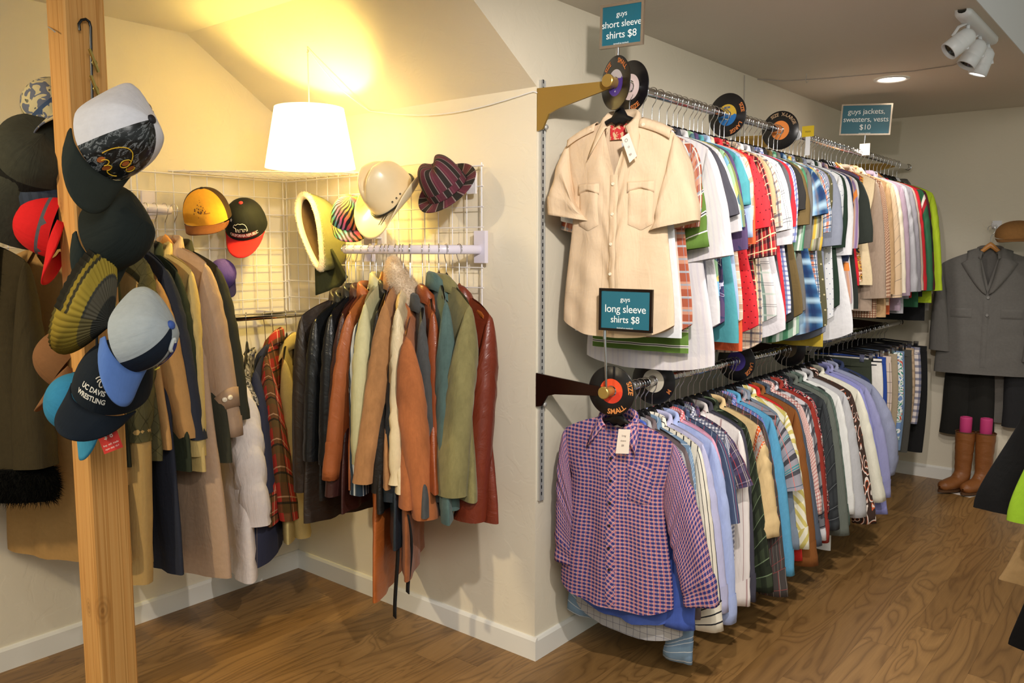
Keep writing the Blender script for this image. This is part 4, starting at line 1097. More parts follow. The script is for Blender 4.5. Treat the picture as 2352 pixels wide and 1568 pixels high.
def bow_rail(pts, label, mount):
    root = empty('hanging_rail', (0, 0, 0), 0, label, 'rail', 'white hanging rails on the grids')
    pts = np.array(pts, float)
    t = np.linspace(0, len(pts) - 1, 60)
    # Catmull-Rom through the points
    out = []
    for q in t:
        i = min(int(q), len(pts) - 2); f = q - i
        p0, p1, p2, p3 = pts[max(i - 1, 0)], pts[i], pts[i + 1], pts[min(i + 2, len(pts) - 1)]
        out.append(0.5 * (2 * p1 + (p2 - p0) * f + (2 * p0 - 5 * p1 + 4 * p2 - p3) * f * f + (3 * p1 - p0 - 3 * p2 + p3) * f ** 3))
    MB().tube(out, 0.0135, 14, flat=(1.25, 0.8), up=(0, 0, 1)).build('bar', M_RAILW, root)
    for lo, hi in mount: MB().box(lo, hi).build('bracket', M_RAILW, root)
    return root
M_RAILW = plain('lilac_white_enamel', '#d9d3e2', 0.3)
ZB = 1.552
bow_rail([(-0.235, -0.03, ZB), (-0.238, -0.11, ZB), (-0.268, -0.20, ZB), (-0.36, -0.238, ZB), (-0.56, -0.242, ZB), (-0.74, -0.236, ZB), (-0.83, -0.195, ZB), (-0.862, -0.11, ZB), (-0.865, -0.03, ZB)],
         'white bowed rail on the right grid carrying the leather coats', [((-0.262, -0.045, ZB - .05), (-0.208, -0.026, ZB + .07)), ((-0.892, -0.045, ZB - .05), (-0.838, -0.026, ZB + .07))])
ZC = 1.703
bow_rail([(-1.43, -0.705, ZC), (-1.30, -0.71, ZC), (-1.20, -0.74, ZC), (-1.17, -0.85, ZC), (-1.165, -1.1, ZC), (-1.165, -1.35, ZC), (-1.165, -1.6, ZC), (-1.18, -1.75, ZC), (-1.30, -1.79, ZC), (-1.43, -1.80, ZC)],
         'white bowed rail on the left grid carrying trench coats', [((-1.434, -0.732, ZC - .03), (-1.42, -0.678, ZC + .08)), ((-1.434, -1.827, ZC - .03), (-1.42, -1.773, ZC + .08))])
rr = empty('garment_rail', (-1.235, -0.42, 1.268), 0, 'short chrome rail low in the alcove corner above the tartan coat', 'rail')
MB().tube([(0, -0.35, 0), (0, 0, 0), (0, 0.36, -0.0)], 0.0155, 18).build('tube', M_CHROME, rr)
MB().box((-0.20, 0.20, -0.012), (0.0, 0.215, 0.012)).build('bracket', M_RAILW, rr)
MB().box((-0.20, -0.24, -0.012), (0.0, -0.225, 0.012)).build('bracket', M_RAILW, rr)

def peg(p, d, label, ln=0.10):
    """white faceout peg clipped to the grid"""
    p = np.array(p, float); d = np.array(d, float)
    root = empty('grid_peg', p, 0, label, 'peg', 'white pegs on the grids')
    s = np.array([-d[1], d[0], 0])
    a = MB(); M = frame((0, 0, 0), s, za=(0, 0, 1)); a.box((-0.022, -0.006, -0.03), (0.022, 0.003, 0.045), M); a.build('plate', M_WIRE, root)
    MB().tube([(0, 0, 0), d * ln * 0.6, d * ln, d * (ln + 0.004) + np.array([0, 0, 0.012])], 0.0045, 8).build('peg_arm', M_WIRE, root)
peg((-0.275, -0.040, 1.79), (0, -1, 0), 'white peg on the right grid beside the plaid fedora', 0.10)
peg((-0.78, -0.040, 1.60), (0, -1, 0), 'white peg below the cowboy hat on the right grid', 0.06)

# ================================================================ COATS
GA = 'coats on the right alcove rail'; GC = 'coats on the left alcove rail'; HA = 'hangers on the right alcove rail'; HC = 'hangers on the left alcove rail'
def fur(mb, P_, n, ln, seed=0, thick=0.0012, droop=0.3):
    """short hair strands rooted on the grid P_"""
    r = np.random.RandomState(seed)
    P_ = np.asarray(P_); nr, nc = P_.shape[:2]
    i = r.randint(0, nr - 1, n); j = r.randint(0, nc - 1, n); a = r.rand(n, 1); b_ = r.rand(n, 1)
    p = P_[i, j] * (1 - a) * (1 - b_) + P_[i + 1, j] * a * (1 - b_) + P_[i, j + 1] * (1 - a) * b_ + P_[i + 1, j + 1] * a * b_
    nn = np.cross(P_[i + 1, j] - P_[i, j], P_[i, j + 1] - P_[i, j]); nn /= np.linalg.norm(nn, axis=1)[:, None] + 1e-9
    c = P_.mean((0, 1)); sg = np.sign(((p - c) * nn).sum(1))[:, None]; sg[sg == 0] = 1
    d = nn * sg + r.normal(0, 0.45, (n, 3)) + np.array([0, 0, -droop]); d /= np.linalg.norm(d, axis=1)[:, None]
    s = np.cross(d, r.normal(0, 1, (n, 3))); s /= np.linalg.norm(s, axis=1)[:, None]
    L_ = ln * r.uniform(0.6, 1.2, (n, 1))
    V = np.stack([p - s * thick, p + s * thick, p + d * L_], 1).reshape(-1, 3)
    mb.add(V, [[3 * q, 3 * q + 1, 3 * q + 2] for q in range(n)], None, 0, True)
DBG = False
def hang_at(hook, sh, zs, front_right, kind, label, mat, cuff=None, hem=None, group=None, hgroup=None, hang='wood', wid=None, far=None, **p):
    """garment hung at a rail point; its outward shoulder lies where pixel sh sees height zs"""
    hook = np.array(hook, float)
    wid = wid or .215
    r = RW @ np.array([(sh[0] - W_PX / 2) / F_PX, -(sh[1] - H_PX / 2) / F_PX, 1.0])
    o2 = (CAM - hook)[:2]; r2 = r[:2]; A_, Bq, Cq = r2.dot(r2), r2.dot(o2), o2.dot(o2) - wid * wid
    D = max(Bq * Bq - A_ * Cq, 0.0)
    P_ = CAM + r * ((-Bq + (math.sqrt(D) if far else -math.sqrt(D))) / A_)
    d = (P_ - hook)[:2]; W = float(np.linalg.norm(d)); d /= W
    W = wid
    sl_ = p.get('slope', .30)
    zs = min(max(float(P_[2] - hook[2]), -.30), -.15); p['zn'] = zs + sl_ * W + .018
    if DBG: print('HANG', label[:30], np.round(P_, 2), 'zs', round(zs, 3), 'dir', np.round(d, 2), 'rawW', round(float(np.linalg.norm((P_ - hook)[:2])), 3))
    yaw = math.atan2(-d[1], -d[0]) if front_right else math.atan2(d[1], d[0])
    nrm = np.array([-d[1], d[0], 0])
    fh = RW[:, 2].copy(); fh[2] = 0; fh /= np.linalg.norm(fh); rh = np.array([fh[1], -fh[0], 0])
    def plane(u, v):
        r = RW @ np.array([(u - W_PX / 2) / F_PX, -(v - H_PX / 2) / F_PX, 1.0])
        t = fh.dot(P_ - CAM) / fh.dot(r); return CAM + t * r
    d3 = np.array([d[0], d[1], 0.0])
    ny = nrm if not front_right else -nrm          # garment's local +Y (its back)
    ny = np.array([-math.sin(yaw), math.cos(yaw), 0])
    p['W'] = W; zn = p['zn']; p.setdefault('sa', 1)
    sidekey = 'cuffL' if front_right else 'cuffR'
    if cuff is not None:
        q = plane(*cuff); lat = (q - P_).dot(rh); oa = p.pop('oa', 0.025)
        bb = (lat - oa * d3.dot(rh)) / (ny.dot(rh) if abs(ny.dot(rh)) > .25 else .25 * np.sign(ny.dot(rh)))
        bb = max(-.10, min(.10, bb))
        p[sidekey] = (p['W'] + oa, float(q[2] - hook[2]))
        p['swingL' if front_right else 'swingR'] = -bb
    if hem is not None: p['L'] = zn - float(plane(*hem)[2] - hook[2])
    g = make(kind, label, 'coat' if kind != 'blazer' else 'jacket', mat, tuple(hook), yaw, group, hang=hang, hgroup=hgroup, hdrop=-.094 - zn, **p)
    return g
def B(hx_, hy_, sh, kind, label, mat, cuff=None, hem=None, **k):
    return hang_at((hx_, hy_, ZB), sh, None, True, kind, label, mat, cuff, hem, GA, HA, **k)
def C_(hx_, hy_, sh, kind, label, mat, cuff=None, hem=None, **k):
    return hang_at((hx_, hy_, ZC), sh, None, False, kind, label, mat, cuff, hem, GC, HC, **k)
TH = dict(B=0.026, bs=0.034)
BLK = LEATHER('#1a1714', 0.42); BLK2 = LEATHER('#16181a', 0.36); BLK3 = LEATHER('#17191c', 0.33)
B(-0.815, -0.205, (692, 726), 'coat', 'brown black long leather coat | leftmost on right alcove rail', LEATHER('#2a2019', 0.45), cuff=(676, 1132), hem=(720, 1200), Wh=.23, **TH)
B(-0.765, -0.232, (726, 732), 'coat', 'black smooth leather coat | second from the left', BLK2, cuff=(700, 1060), hem=(740, 1150), Wh=.22, **TH, hang='black')
B(-0.715, -0.238, (760, 720), 'coat', 'black leather bomber jacket | with knitted cuffs', BLK3, cuff=(745, 1068), hem=(780, 1110), Wh=.21, cuffs=True, cuffg=.9, mats=dict(cuff=S('#17191b')), **TH, hang='black')
B(-0.668, -0.240, (784, 719), 'coat', 'dark burgundy leather coat | left of the orange tan one', LEATHER('#3a1f1c', 0.4), cuff=(760, 1140), hem=(800, 1175), **TH, hang='black')
B(-0.625, -0.241, (802, 715), 'coat', 'orange tan leather jacket | with stitched cuffs', LEATHER('#98552e', 0.42), cuff=(752, 1103), hem=(800, 1120), cuffs=True, cuffg=1.06, cuffh=.075, **TH, hang='black')
B(-0.590, -0.242, (822, 740), 'sweater', 'navy knit jacket | with white stripes beside sage jacket', P('#2d3c4c', [('u', .045, .25, '#c9cfd2', .9)]), cuff=(818, 1135), hem=(810, 1135), **TH, hang='black')
B(-0.555, -0.242, (838, 694), 'coat', 'pale sage green jacket | in smooth cloth', S('#b8b48c', rough=.6), cuff=(822, 1065), hem=(850, 1085), bulge=.05, collar='shirt', **TH)
B(-0.515, -0.242, (868, 712), 'coat', 'black leather jacket | between sage and camel coats', BLK, cuff=(868, 1130), hem=(880, 1175), **TH, hang='black')
B(-0.478, -0.242, (884, 694), 'coat', 'camel brown suede coat | left of the fur collar', SUEDE('#a3764c'), cuff=(832, 1110), hem=(870, 1120), cw=.17, B=.032, bs=.045)
gq = B(-0.440, -0.241, (914, 705), 'coat', 'cream quilted coat | with big pale fur collar', S('#d8c6a0', rough=.35, wrinkle=.9), cuff=(908, 1110), hem=(925, 1130), collar=None, puff=.055, B=.03, bs=.03, cuffs=True, cuffg=.92, mats=dict(cuff=S('#b9a878')), hang='black')
def fur_collar(g, h=0.10, drop=.10, mat='#d9bb92', n=26000):
    s = np.linspace(-1, 1, 26); ph = s * math.radians(165)
    rows = []
    for k in np.linspace(0, 2 * PI, 14, endpoint=True):
        fr = (1 - np.cos(ph)) / 2
        rx = .062 + .026 * math.cos(k); ry = .040 + .026 * math.cos(k)
        rows.append(np.stack([rx * np.sin(ph), ry * np.cos(ph), g.zn + .035 + .055 * math.sin(k) * (1 + .5 * fr) - .13 * fr ** 1.3], -1))
    P_ = np.array(rows)
    mb = MB().grid(P_); fur(mb, P_, n, .011, 3, .0005)
    k = NT('pale_fur', .95, .1); nz = k.noise(k.map(k.obj(), (26, 26, 26)), 1.0, 3)
    o = mb.build('fur_collar', k.color(k.mix(nz, hx('#b99c78'), hx('#efe0c8'))), g.root); o['label'] = 'pale shaggy fur collar'
fur_collar(gq)
gr = B(-0.400, -0.242, (932, 790), 'coat', 'rust orange suede jacket | hung low with its collar spread', SUEDE('#a5633a'), cuff=(978, 1192), hem=(1000, 1170), collar='shirt', cw=.16, B=.05, bs=.05, wid=.235, ckw=dict(h=.05, drop=.07, point=.13, spread=.06))
gr.buttons(M_DARKBTN, gr.root, .012, [-.30, -.40, -.50], .008)
B(-0.345, -0.235, (970, 735), 'coat', 'charcoal suede jacket | between rust and teal jackets', SUEDE('#4b4c4c'), cuff=(1005, 1150), hem=(1000, 1175), wid=.165, **TH, hang='black')
B(-0.318, -0.228, (992, 712), 'coat', 'dark orange leather jacket | only its collar shows beside teal suede', LEATHER('#8a4422'), cuff=(1010, 1100), hem=(1000, 1120), wid=.155, **TH, hang='black')
B(-0.284, -0.212, (1022, 690), 'coat', 'teal grey suede jacket | with buttoned cuff', SUEDE('#4f6460'), cuff=(1040, 1170), hem=(1030, 1195), B=.03, bs=.036, hang='black', cw=.12, wid=.19)
B(-0.258, -0.200, (1078, 700), 'coat', 'olive green suede jacket | second from the right', SUEDE('#7d764e'), cuff=(1056, 1135), hem=(1080, 1150), hang='black', cw=.19, B=.04, bs=.055)
B(-0.240, -0.150, (1124, 722), 'coat', 'reddish brown leather coat | rightmost on right alcove rail', LEATHER('#6e2c1a', 0.36), cuff=(1108, 1190), hem=(1130, 1195), hang='dark', cw=.15, B=.04, bs=.05, wid=.20)
B(-0.535, -0.242, (858, 760), 'coat', 'long orange brown leather coat | hem hanging far below the rest', LEATHER('#a85a26'), cuff=(850, 1100), hem=(860, 1370), wid=.19, **TH)
B(-0.455, -0.242, (905, 760), 'coat', 'dark navy leather coat | hem below the camel one', LEATHER('#1f2830'), cuff=(900, 1150), hem=(890, 1252), wid=.19, **TH, hang='black')
B(-0.405, -0.241, (930, 760), 'coat', 'brown suede skirted coat | hem beside the black belts', SUEDE('#8a5230'), cuff=(945, 1150), hem=(940, 1320), wid=.18, **TH)
for hx0, u0, v0, v1, lb in ((-0.44, 908, 1130, 1416, 'left black cloth belt dangling below the quilted coat, the longer one'), (-0.41, 938, 1180, 1360, 'right black cloth belt dangling below the coats, the shorter one')):
    p0 = on(u0, v0, y=-.40); p1 = on(u0 + 6, v1, y=-.40)
    t = np.linspace(0, 1, 16)
    pts = p0 + (p1 - p0) * t[:, None] + np.stack([.006 * np.sin(t * 5), .008 * np.sin(t * 4), 0 * t], -1)
    A_ = np.stack([pts + np.array([-.013, .0, 0]), pts + np.array([.013, -.010, 0])], 1)
    o = MB().grid(A_).build('cloth_belt', S('#17181a'), solid=.003); tag(o, lb, 'belt', 'black belts below the leather coats')

# ---- left rail (wall C)
C_(-1.175, -0.735, (500, 612), 'coat', 'dark olive grey wool coat | rightmost on left alcove rail', S('#35352a'), cuff=(572, 972), hem=(540, 1060), B=.034, bs=.042, hang='black')
gt = C_(-1.170, -0.775, (474, 604), 'coat', 'tan trench coat | with buttoned cuff straps and long hem', S('#ad927a', rough=.6), cuff=(557, 1012), hem=(470, 1320), B=.042, bs=.05, cw=.17, Wh=.28, cuffs=True, cuffh=.035, cuffg=1.05)
def sleeve_strap(g, mat, r0=.82, r1=.84):
    Pg = g.lastR; m = len(Pg)
    sub = Pg[int(r0 * m):int(r1 * m) + 2]; c = sub.mean(1, keepdims=True)
    MB().grid(c + (sub - c) * 1.045, closed=True).build('cuff_strap', mat, g.root, solid=.003)
    mid = sub[len(sub) // 2]; cc = mid.mean(0); n = len(mid)
    for a in (-12, -40):
        q = mid[int(round(a * n / 360)) % n]; d = q - cc; d[2] = 0; d /= np.linalg.norm(d)
        MB().lathe([(.001, .004), (.008, .0035), (.010, .001), (.010, -.002)], 14, frame(cc + (q - cc) * 1.07, (0, 0, 1), za=d)).build('button', M_BUTTON, g.root)
sleeve_strap(gt, S('#a3876e', rough=.6))
C_(-1.169, -0.815, (440, 620), 'coat', 'cream yellow raincoat | left of the tan trench', S('#bda66c', rough=.6), cuff=(470, 1045), hem=(440, 1080), B=.03, bs=.036, hang='black')
C_(-1.168, -0.85, (408, 622), 'coat', 'dark green loden coat | between navy and cream coats', S('#2c3326'), cuff=(455, 1000), hem=(400, 1080), **TH)
C_(-1.167, -0.885, (378, 614), 'coat', 'navy wool overcoat | long, left of green loden', S('#2b2f3c'), cuff=(452, 1018), hem=(370, 1315), B=.034, bs=.04, hang='black')
C_(-1.166, -0.925, (362, 640), 'coat', 'khaki tan jacket | its flared sleeve ends above navy hem', S('#b38a58'), cuff=(434, 1015), hem=(380, 1030), B=.03, bs=.045, cw=.19)
go = C_(-1.165, -0.985, (338, 600), 'coat', 'olive quilted jacket | right of the wooden post', P('#4d4a32', [('d', .055, .06, '#37351f', .9), ('e', .055, .06, '#37351f', .9)], wrinkle=1.0), cuff=(352, 1005), hem=(330, 1055), B=.036, bs=.05, puff=.06, cw=.15)
C_(-1.165, -1.03, (318, 650), 'coat', 'beige long raincoat | sleeve dangling low behind olive jacket', S('#b4955f'), cuff=(352, 1330), hem=(330, 1290), cw=.12, Wh=.22, **TH)
C_(-1.165, -1.19, (236, 610), 'coat', 'khaki brown trench coat | long hem showing both sides of post', S('#a88452'), cuff=(290, 1120), hem=(230, 1290), B=.045, bs=.04, Wh=.27)
C_(-1.165, -1.12, (262, 610), 'coat', 'black green fur hemmed coat | directly behind the post', S('#202218'), cuff=(280, 1060), hem=(230, 1070), **TH)

# ---- big dark coat with black fur at far left, turned towards the shop
gk = make('coat', 'dark brown wool coat | with black fur collar at far left', 'coat', S('#3a3220', mottled=.25), (-1.165, -1.46, ZC), 0.55, GC, hang='black', hgroup=HC, W=.225, L=.80, B=.05, bs=.05, Wh=.27, collar=None, nr=40, nc=70, vopen=.20, zn=-.10, sl=.62)
def shawl(g, mat):
    mb = MB()
    for s in (-1, 1):
        t = np.linspace(0, 1, 26)
        zc = g.zn + .02 - t * (g.L - .01)
        xc = s * (.055 * (1 - t) ** 2 + .02); w = .075 * np.sin(PI * np.clip(t * 1.3 + .18, 0, 1)) ** .8 * (t < .62) + .028
        rows = []
        for q in np.linspace(-1, 1, 9):
            x = xc + q * w
            zt = g.ztop(x, True); zz = np.minimum(zc, zt + .01)
            y = g.at(x, np.minimum(zz, zt), True, .012 + .016 * (1 - q * q))[:, 1]
            rows.append(np.stack([x, y, zz], -1))
        P_ = np.array(rows); mb.grid(P_); fur(mb, P_, 7000, .014, 5 + s, .0008)
    th = np.linspace(0, 2 * PI, 40)
    P_ = np.array([[(a * math.cos(q), b_ * math.sin(q), g.zn - g.L + dz) for q in th] for a, b_, dz in ((.268, .065, .06), (.28, .075, .03), (.282, .077, -.01), (.27, .065, -.05))])
    mb.grid(P_); fur(mb, P_, 7000, .03, 11, droop=.8)
    o = mb.build('fur_trim', mat, g.root); o['label'] = 'black shaggy fur trim'
shawl(gk, plain('black_fur', '#0c0c0a', .9, spec=.1))

# ---- low chrome rail in the corner
GX = 'coats on the low corner rail'; HX = 'hangers on the low corner rail'
def X_(y, sh, kind, label, mat, cuff=None, hem=None, **k):
    return hang_at((-1.235, y, 1.268), sh, None, False, kind, label, mat, cuff, hem, GX, HX, hang='black', **dict(dict(wid=.19), **k))
X_(-.47, (556, 880), 'coat', 'white padded puffer coat | long, left of the denim jacket', S('#e6dcd6', rough=.5, wrinkle=.9), cuff=(600, 1210), hem=(560, 1333), puff=.115, B=.05, bs=.06, cw=.14, Wh=.23)
X_(-.40, (562, 850), 'sweater', 'grey camouflage hooded jacket | behind the puffer coat', BLOT([(0, '#2f2e2c'), (.42, '#77726a'), (.52, '#b9b2a6'), (.6, '#4a4740')], 22), cuff=(575, 930), hem=(560, 1050), **TH)
X_(-.31, (585, 850), 'coat', 'dark indigo denim coat | right of white puffer', P('#33364a', [('u', .16, .012, '#a08a6a', .6)]), cuff=(612, 1130), hem=(650, 1292), B=.04, bs=.036, Wh=.25)
gp = X_(-.27, (612, 812), 'coat', 'red tartan wool coat | in the alcove corner', P('#a83226', [('u', .085, .35, '#5c4a28', .85), ('v', .085, .35, '#5c4a28', .8), ('u', .085, .05, '#d9b48a', .7, .5), ('v', .085, .05, '#c9a078', .7, .5), ('u', .085, .06, '#23221a', .8, .75), ('v', .085, .08, '#23221a', .8, .72)]), cuff=(662, 1195), hem=(640, 1200), B=.032, bs=.045, cw=.16)
X_(-.20, (652, 826), 'coat', 'pale yellow raincoat | right of the red tartan coat', S('#c8b478'), cuff=(696, 1235), hem=(680, 1240), B=.032, bs=.04, cw=.13)
X_(-.15, (684, 840), 'coat', 'dark brown jacket | half hidden by black leather', S('#3a3022'), cuff=(720, 1180), hem=(700, 1200), **TH)
# ================================================================ HATS
def hat_frame(p, up, front):
    up = Vector(vdir(*up)).normalized(); fr = Vector(vdir(*front))
    fr = (fr - up * fr.dot(up)).normalized()
    y = -fr; x = y.cross(up)
    M = Matrix((x, y, up)).transposed().to_4x4(); M.translation = Vector(p)
    return M
def crown_pt(az, h, R=(.080, .090), Hc=.108, pw=2.3, dent=None):
    """az: 0 = front (-Y), positive to the hat's own +X; h in 0..1 up the crown (measured along the curve)"""
    e = h * PI / 2
    rr = math.cos(e) ** (2 / pw); z = Hc * math.sin(e) ** (2 / pw)
    s = 1 - .012 * (abs(math.sin(3 * az)) < .12) * (h > .05)
    p = np.array([R[0] * rr * math.sin(az) * s, -R[1] * rr * math.cos(az) * s, z])
    if dent: p = dent(p, az, h)
    return p
def cap(label, M, crown, front=None, brim=None, under=None, btn=None, patch_az=.62, group=None, Hc=.108, brimL=.068, droop=.030, dent=None, cutback=False, R=(.080, .090), name='baseball_cap', brim_flat=False, rim=None):
    root = empty(name, label=label, cat='cap', group=group, M=M)
    front = front or crown; brim = brim or crown
    na, nh = 48, 16
    az = np.linspace(-PI, PI, na + 1)
    hs = np.linspace(0, 1, nh)
    def cp(a, h, o=0.0):
        p = crown_pt(a, h, R, Hc, 2.3, dent)
        if o:
            n = np.array([p[0] / R[0] ** 2, p[1] / R[1] ** 2, max(p[2], .004) / Hc ** 2]); n /= np.linalg.norm(n); p = p + n * o
        return p
    fi = [i for i in range(na) if abs((az[i] + az[i + 1]) / 2) < patch_az * (1.0)]
    b1 = MB(); b2 = MB()
    for i in range(na):
        is_f = i in fi and front is not crown
        a0, a1 = az[i], az[i + 1]
        if cutback and abs(abs((a0 + a1) / 2) - PI) < .45: hh = np.linspace(.38, 1, nh)
        else: hh = hs
        P_ = np.array([[cp(a0, h), cp(a1, h)] for h in hh])
        UV = np.array([[(a0 * .09, h * .15), (a1 * .09, h * .15), (a1 * .09, h * .15)] for h in hh])
        (b2 if is_f else b1).grid(P_, UV=UV)
    o = b1.build('crown', crown, root)
    bm_weld(o)
    if b2.n:
        o = b2.build('front_panel', front, root); bm_weld(o)
    # brim
    n1, n2 = 25, 8
    t = np.linspace(-1, 1, n1); rows = []
    for q in np.linspace(0, 1, n2):
        row = []
        for s in t:
            a = s * 1.22
            p = cp(a, 0.0)
            ln = brimL * math.cos(s * PI / 2) ** .55 if abs(s) < 1 else 0
            x = p[0] * (1 - .08 * q * abs(s)); y = p[1] - ln * q * (1 if not brim_flat else 1.05)
            z = -.004 - .18 * q * ln - (0 if brim_flat else 1) * droop * (abs(x) / R[0]) ** 2 * (.25 + .75 * q) + .004
            row.append((x, y, z))
        rows.append(row)
    MB().grid(np.array(rows)).build('brim', [brim], root, solid=.0035)
    if btn:
        MB().lathe([(.0095, 0), (.009, .003), (.006, .0055), (.0003, .0065)], 14, Matrix.Translation((*cp(0, 1.0)[:2], cp(0, 1.0)[2] - .001))).build('button', btn, root)
    if rim:
        P_ = np.array([[cp(a, 0) * np.array([.985, .985, 1]) + np.array([0, 0, z]) for a in az] for z in (0, .028)])
        MB().grid(P_).build('sweatband', rim, root)
    return root, cp
def bm_weld(o):
    import bmesh
    bm = bmesh.new(); bm.from_mesh(o.data); bmesh.ops.remove_doubles(bm, verts=bm.verts, dist=1e-5); bm.to_mesh(o.data); bm.free()
def cap_text(root, cp, name, s, size, az0, h0, mat, R=.093, Hl=.15, off=.0022, arc=0.0, **k):
    mb = MB()
    lettering(mb, s, size, lambda x, y: cp(az0 + x / R, max(0.02, h0 + (y + arc * x * x) / Hl), off), **k)
    return mb.build(name, mat, root)

POSTD = 1.735
def pinch(k=.6, dz=.35):
    def f(p, az, h):
        bk = max(0.0, p[1] / .09)
        return np.array([p[0] * (1 - .55 * bk ** 1.6), p[1] * (1 + k * bk), p[2] * (1 - dz * bk)])
    return f

PG_ = 'caps on the wooden post'
M_NAVY = S('#16202f', wrinkle=.4); M_GREYCAP = S('#a9b2b8', wrinkle=.4); M_BLKCAP = S('#1d2423', wrinkle=.6); M_WHT = S('#dfe0ea', wrinkle=.3)
# ---- long black cap hanger on the post
ch = empty('cap_hanger', (PX + .012, PY + .055, 0), 0, 'long black hooked cap hanger on the post with brass clips', 'hanger')
q = [on(u, v, x=PX + .012) - np.array([PX + .012, PY + .055, 0]) for u, v in ((183, 70), (181, 55), (187, 46), (197, 44), (205, 50), (208, 62), (209, 110), (211, 190), (214, 330), (218, 520), (222, 760), (224, 880))]
MB().tube(q, .0032, 8).build('rod', plain('black_rod', '#101012', .25), ch)
for u, v in ((219, 140), (222, 200), (262, 690)):
    p = on(u, v, x=PX + .022) - np.array([PX + .012, PY + .055, 0])
    M = Matrix.Translation(Vector(p)) @ Matrix.Rotation(.35, 4, 'X')
    c = MB(); c.box((-.002, -.006, -.024), (.001, -.002, .026), M); c.box((.003, -.006, -.024), (.006, -.002, .026), M); c.tube([tuple(M @ Vector((.002, -.004 + .006 * math.cos(a), -.004 + .006 * math.sin(a)))) for a in np.linspace(0, 6.2, 10)], .001, 5)
    c.build('clip', plain('brass_clip', '#b7a25c', .3, .8), ch)
o = MB().tube([on(111, 62, y=PY - .001), on(119, 67, y=PY - .008), on(126, 73, y=PY - .012)], .0016, 6).build('bent_nail', M_STEEL); tag(o, 'small bent nail sticking out high on the bright side of the post', 'nail')

k = NT('glossy_print', .22, .5); n = k.noise(k.map(k.uv(), (70, 50, 1)), 1.0, 4, .6, 1.0)
GLOSS = k.color(k.ramp(n, [(0.4, '#16181a'), (.54, '#24272a'), (.58, '#8a8f94'), (.62, '#2a2d30')]))
M = hat_frame(at_depth(250, 318, POSTD - .05), (.88, .22, .38), (-.22, -.88, .34))
r, cp = cap('white cap with glossy black front and yellow emblem, topmost on the post', M, M_WHT, GLOSS, S('#2a302c', wrinkle=.3), btn=plain('black_button', '#1a1820', .6), patch_az=.78, group=PG_, brimL=.085, Hc=.12, dent=pinch(.62, .38))
em = MB()
def arc(az0, h0, ra, rh, t0, t1, n=14): return [(az0 + ra * math.cos(t), h0 + rh * math.sin(t)) for t in np.linspace(t0, t1, n)]
for seg in (arc(-.10, .24, .32, .24, .2, 3.3), arc(.12, .30, .10, .07, 0, 6.3), arc(.34, .26, .09, .05, 3.4, 7.2), arc(-.20, .13, .08, .07, .2, 3.0), arc(-.06, .11, .08, .06, -.2, 3.0), arc(.14, .10, .14, .03, 3.3, 6.0)):
    em.tube([cp(a, h, .003) for a, h in seg], .0011, 5)
em.build('emblem', plain('yellow_thread', '#e0b428', .5), r)
OTH = plain('orange_thread', '#b0602a', .6)
for a0, h0 in ((.12, .30), (.34, .27), (-.3, .14), (-.06, .11)):
    MB().add([cp(a0 + .07 * math.cos(t), h0 + .05 * math.sin(t), .002) for t in np.linspace(0, 6.28, 9)[:-1]], [list(range(8))], None, 0, False).build('emblem_fill', OTH, r)
st = MB().add([(-.006, -.150, -.006), (.006, -.150, -.006), (.006, -.162, -.008), (-.006, -.162, -.008)], [(0, 1, 2, 3)]); st.build('sticker', M_PAPER, r, loc=(0.0, 0.0, -.012))
pr = MB()
rs = random.Random(4)
for i in range(26):
    a = 2.2 + rs.uniform(-.45, .45); h = rs.uniform(.12, .5)
    pr.add([cp(a, h, .0015), cp(a + .05, h, .0015), cp(a + .06, h + .12, .0015), cp(a + .01, h + .12, .0015)], [(0, 1, 2, 3)], None, 0, False)
pr.build('side_print', plain('black_print', '#1a1a1c', .5), r)

def dent1(p, az, h):
    p = pinch(.25, .3)(p, az, h)
    return p + np.array([.010 * math.sin(5 * az + 2) * h, 0, -.022 * h * (math.cos(2 * az + .6) > 0) * abs(math.cos(2 * az + .6))])
M = hat_frame(at_depth(250, 535, POSTD + .02), (.88, .22, .36), (-.16, -.92, .28))
r, cp = cap('plain black green cap hanging below the white one on the post', M, M_BLKCAP, None, S('#1f2725', wrinkle=.3), group=PG_, dent=pinch(.35, .3), brimL=.08, R=(.074, .084), Hc=.10)

M = hat_frame(at_depth(306, 770, POSTD - .075), (.93, .22, .28), (-.04, -.92, .38))
r, cp = cap('grey and navy cap with a light blue brim, lowest right on the post', M, M_GREYCAP, M_NAVY, S('#5a7cc0', wrinkle=.2), btn=plain('blue_button', '#3a5aa8', .6), patch_az=.44, group=PG_, brimL=.072, dent=pinch(.5, .3), R=(.066, .076), Hc=.093)
pa = MB()
P_ = np.array([[cp(.56 + .34 * w, .12 + .62 * t, .003) for w in np.linspace(0, 1, 8)] for t in np.linspace(0, 1, 12)])
pa.grid(P_); pa.build('blue_side_patch', plain('royal_blue_felt', '#28388a', .8), r)
em = MB().tube([cp(a, h, .006) for a, h in arc(.64, .18, .05, .05, 2.2, 6.0)], .0016, 5); em.build('letter_mark', plain('yellow_thread2', '#e6d24a', .5), r)
em = MB().tube([cp(a, h, .004) for a, h in arc(.46, .70, .12, .10, .4, 5.0)], .004, 6); em.build('grey_loop', plain('pale_grey_felt', '#c4cacb', .7), r)

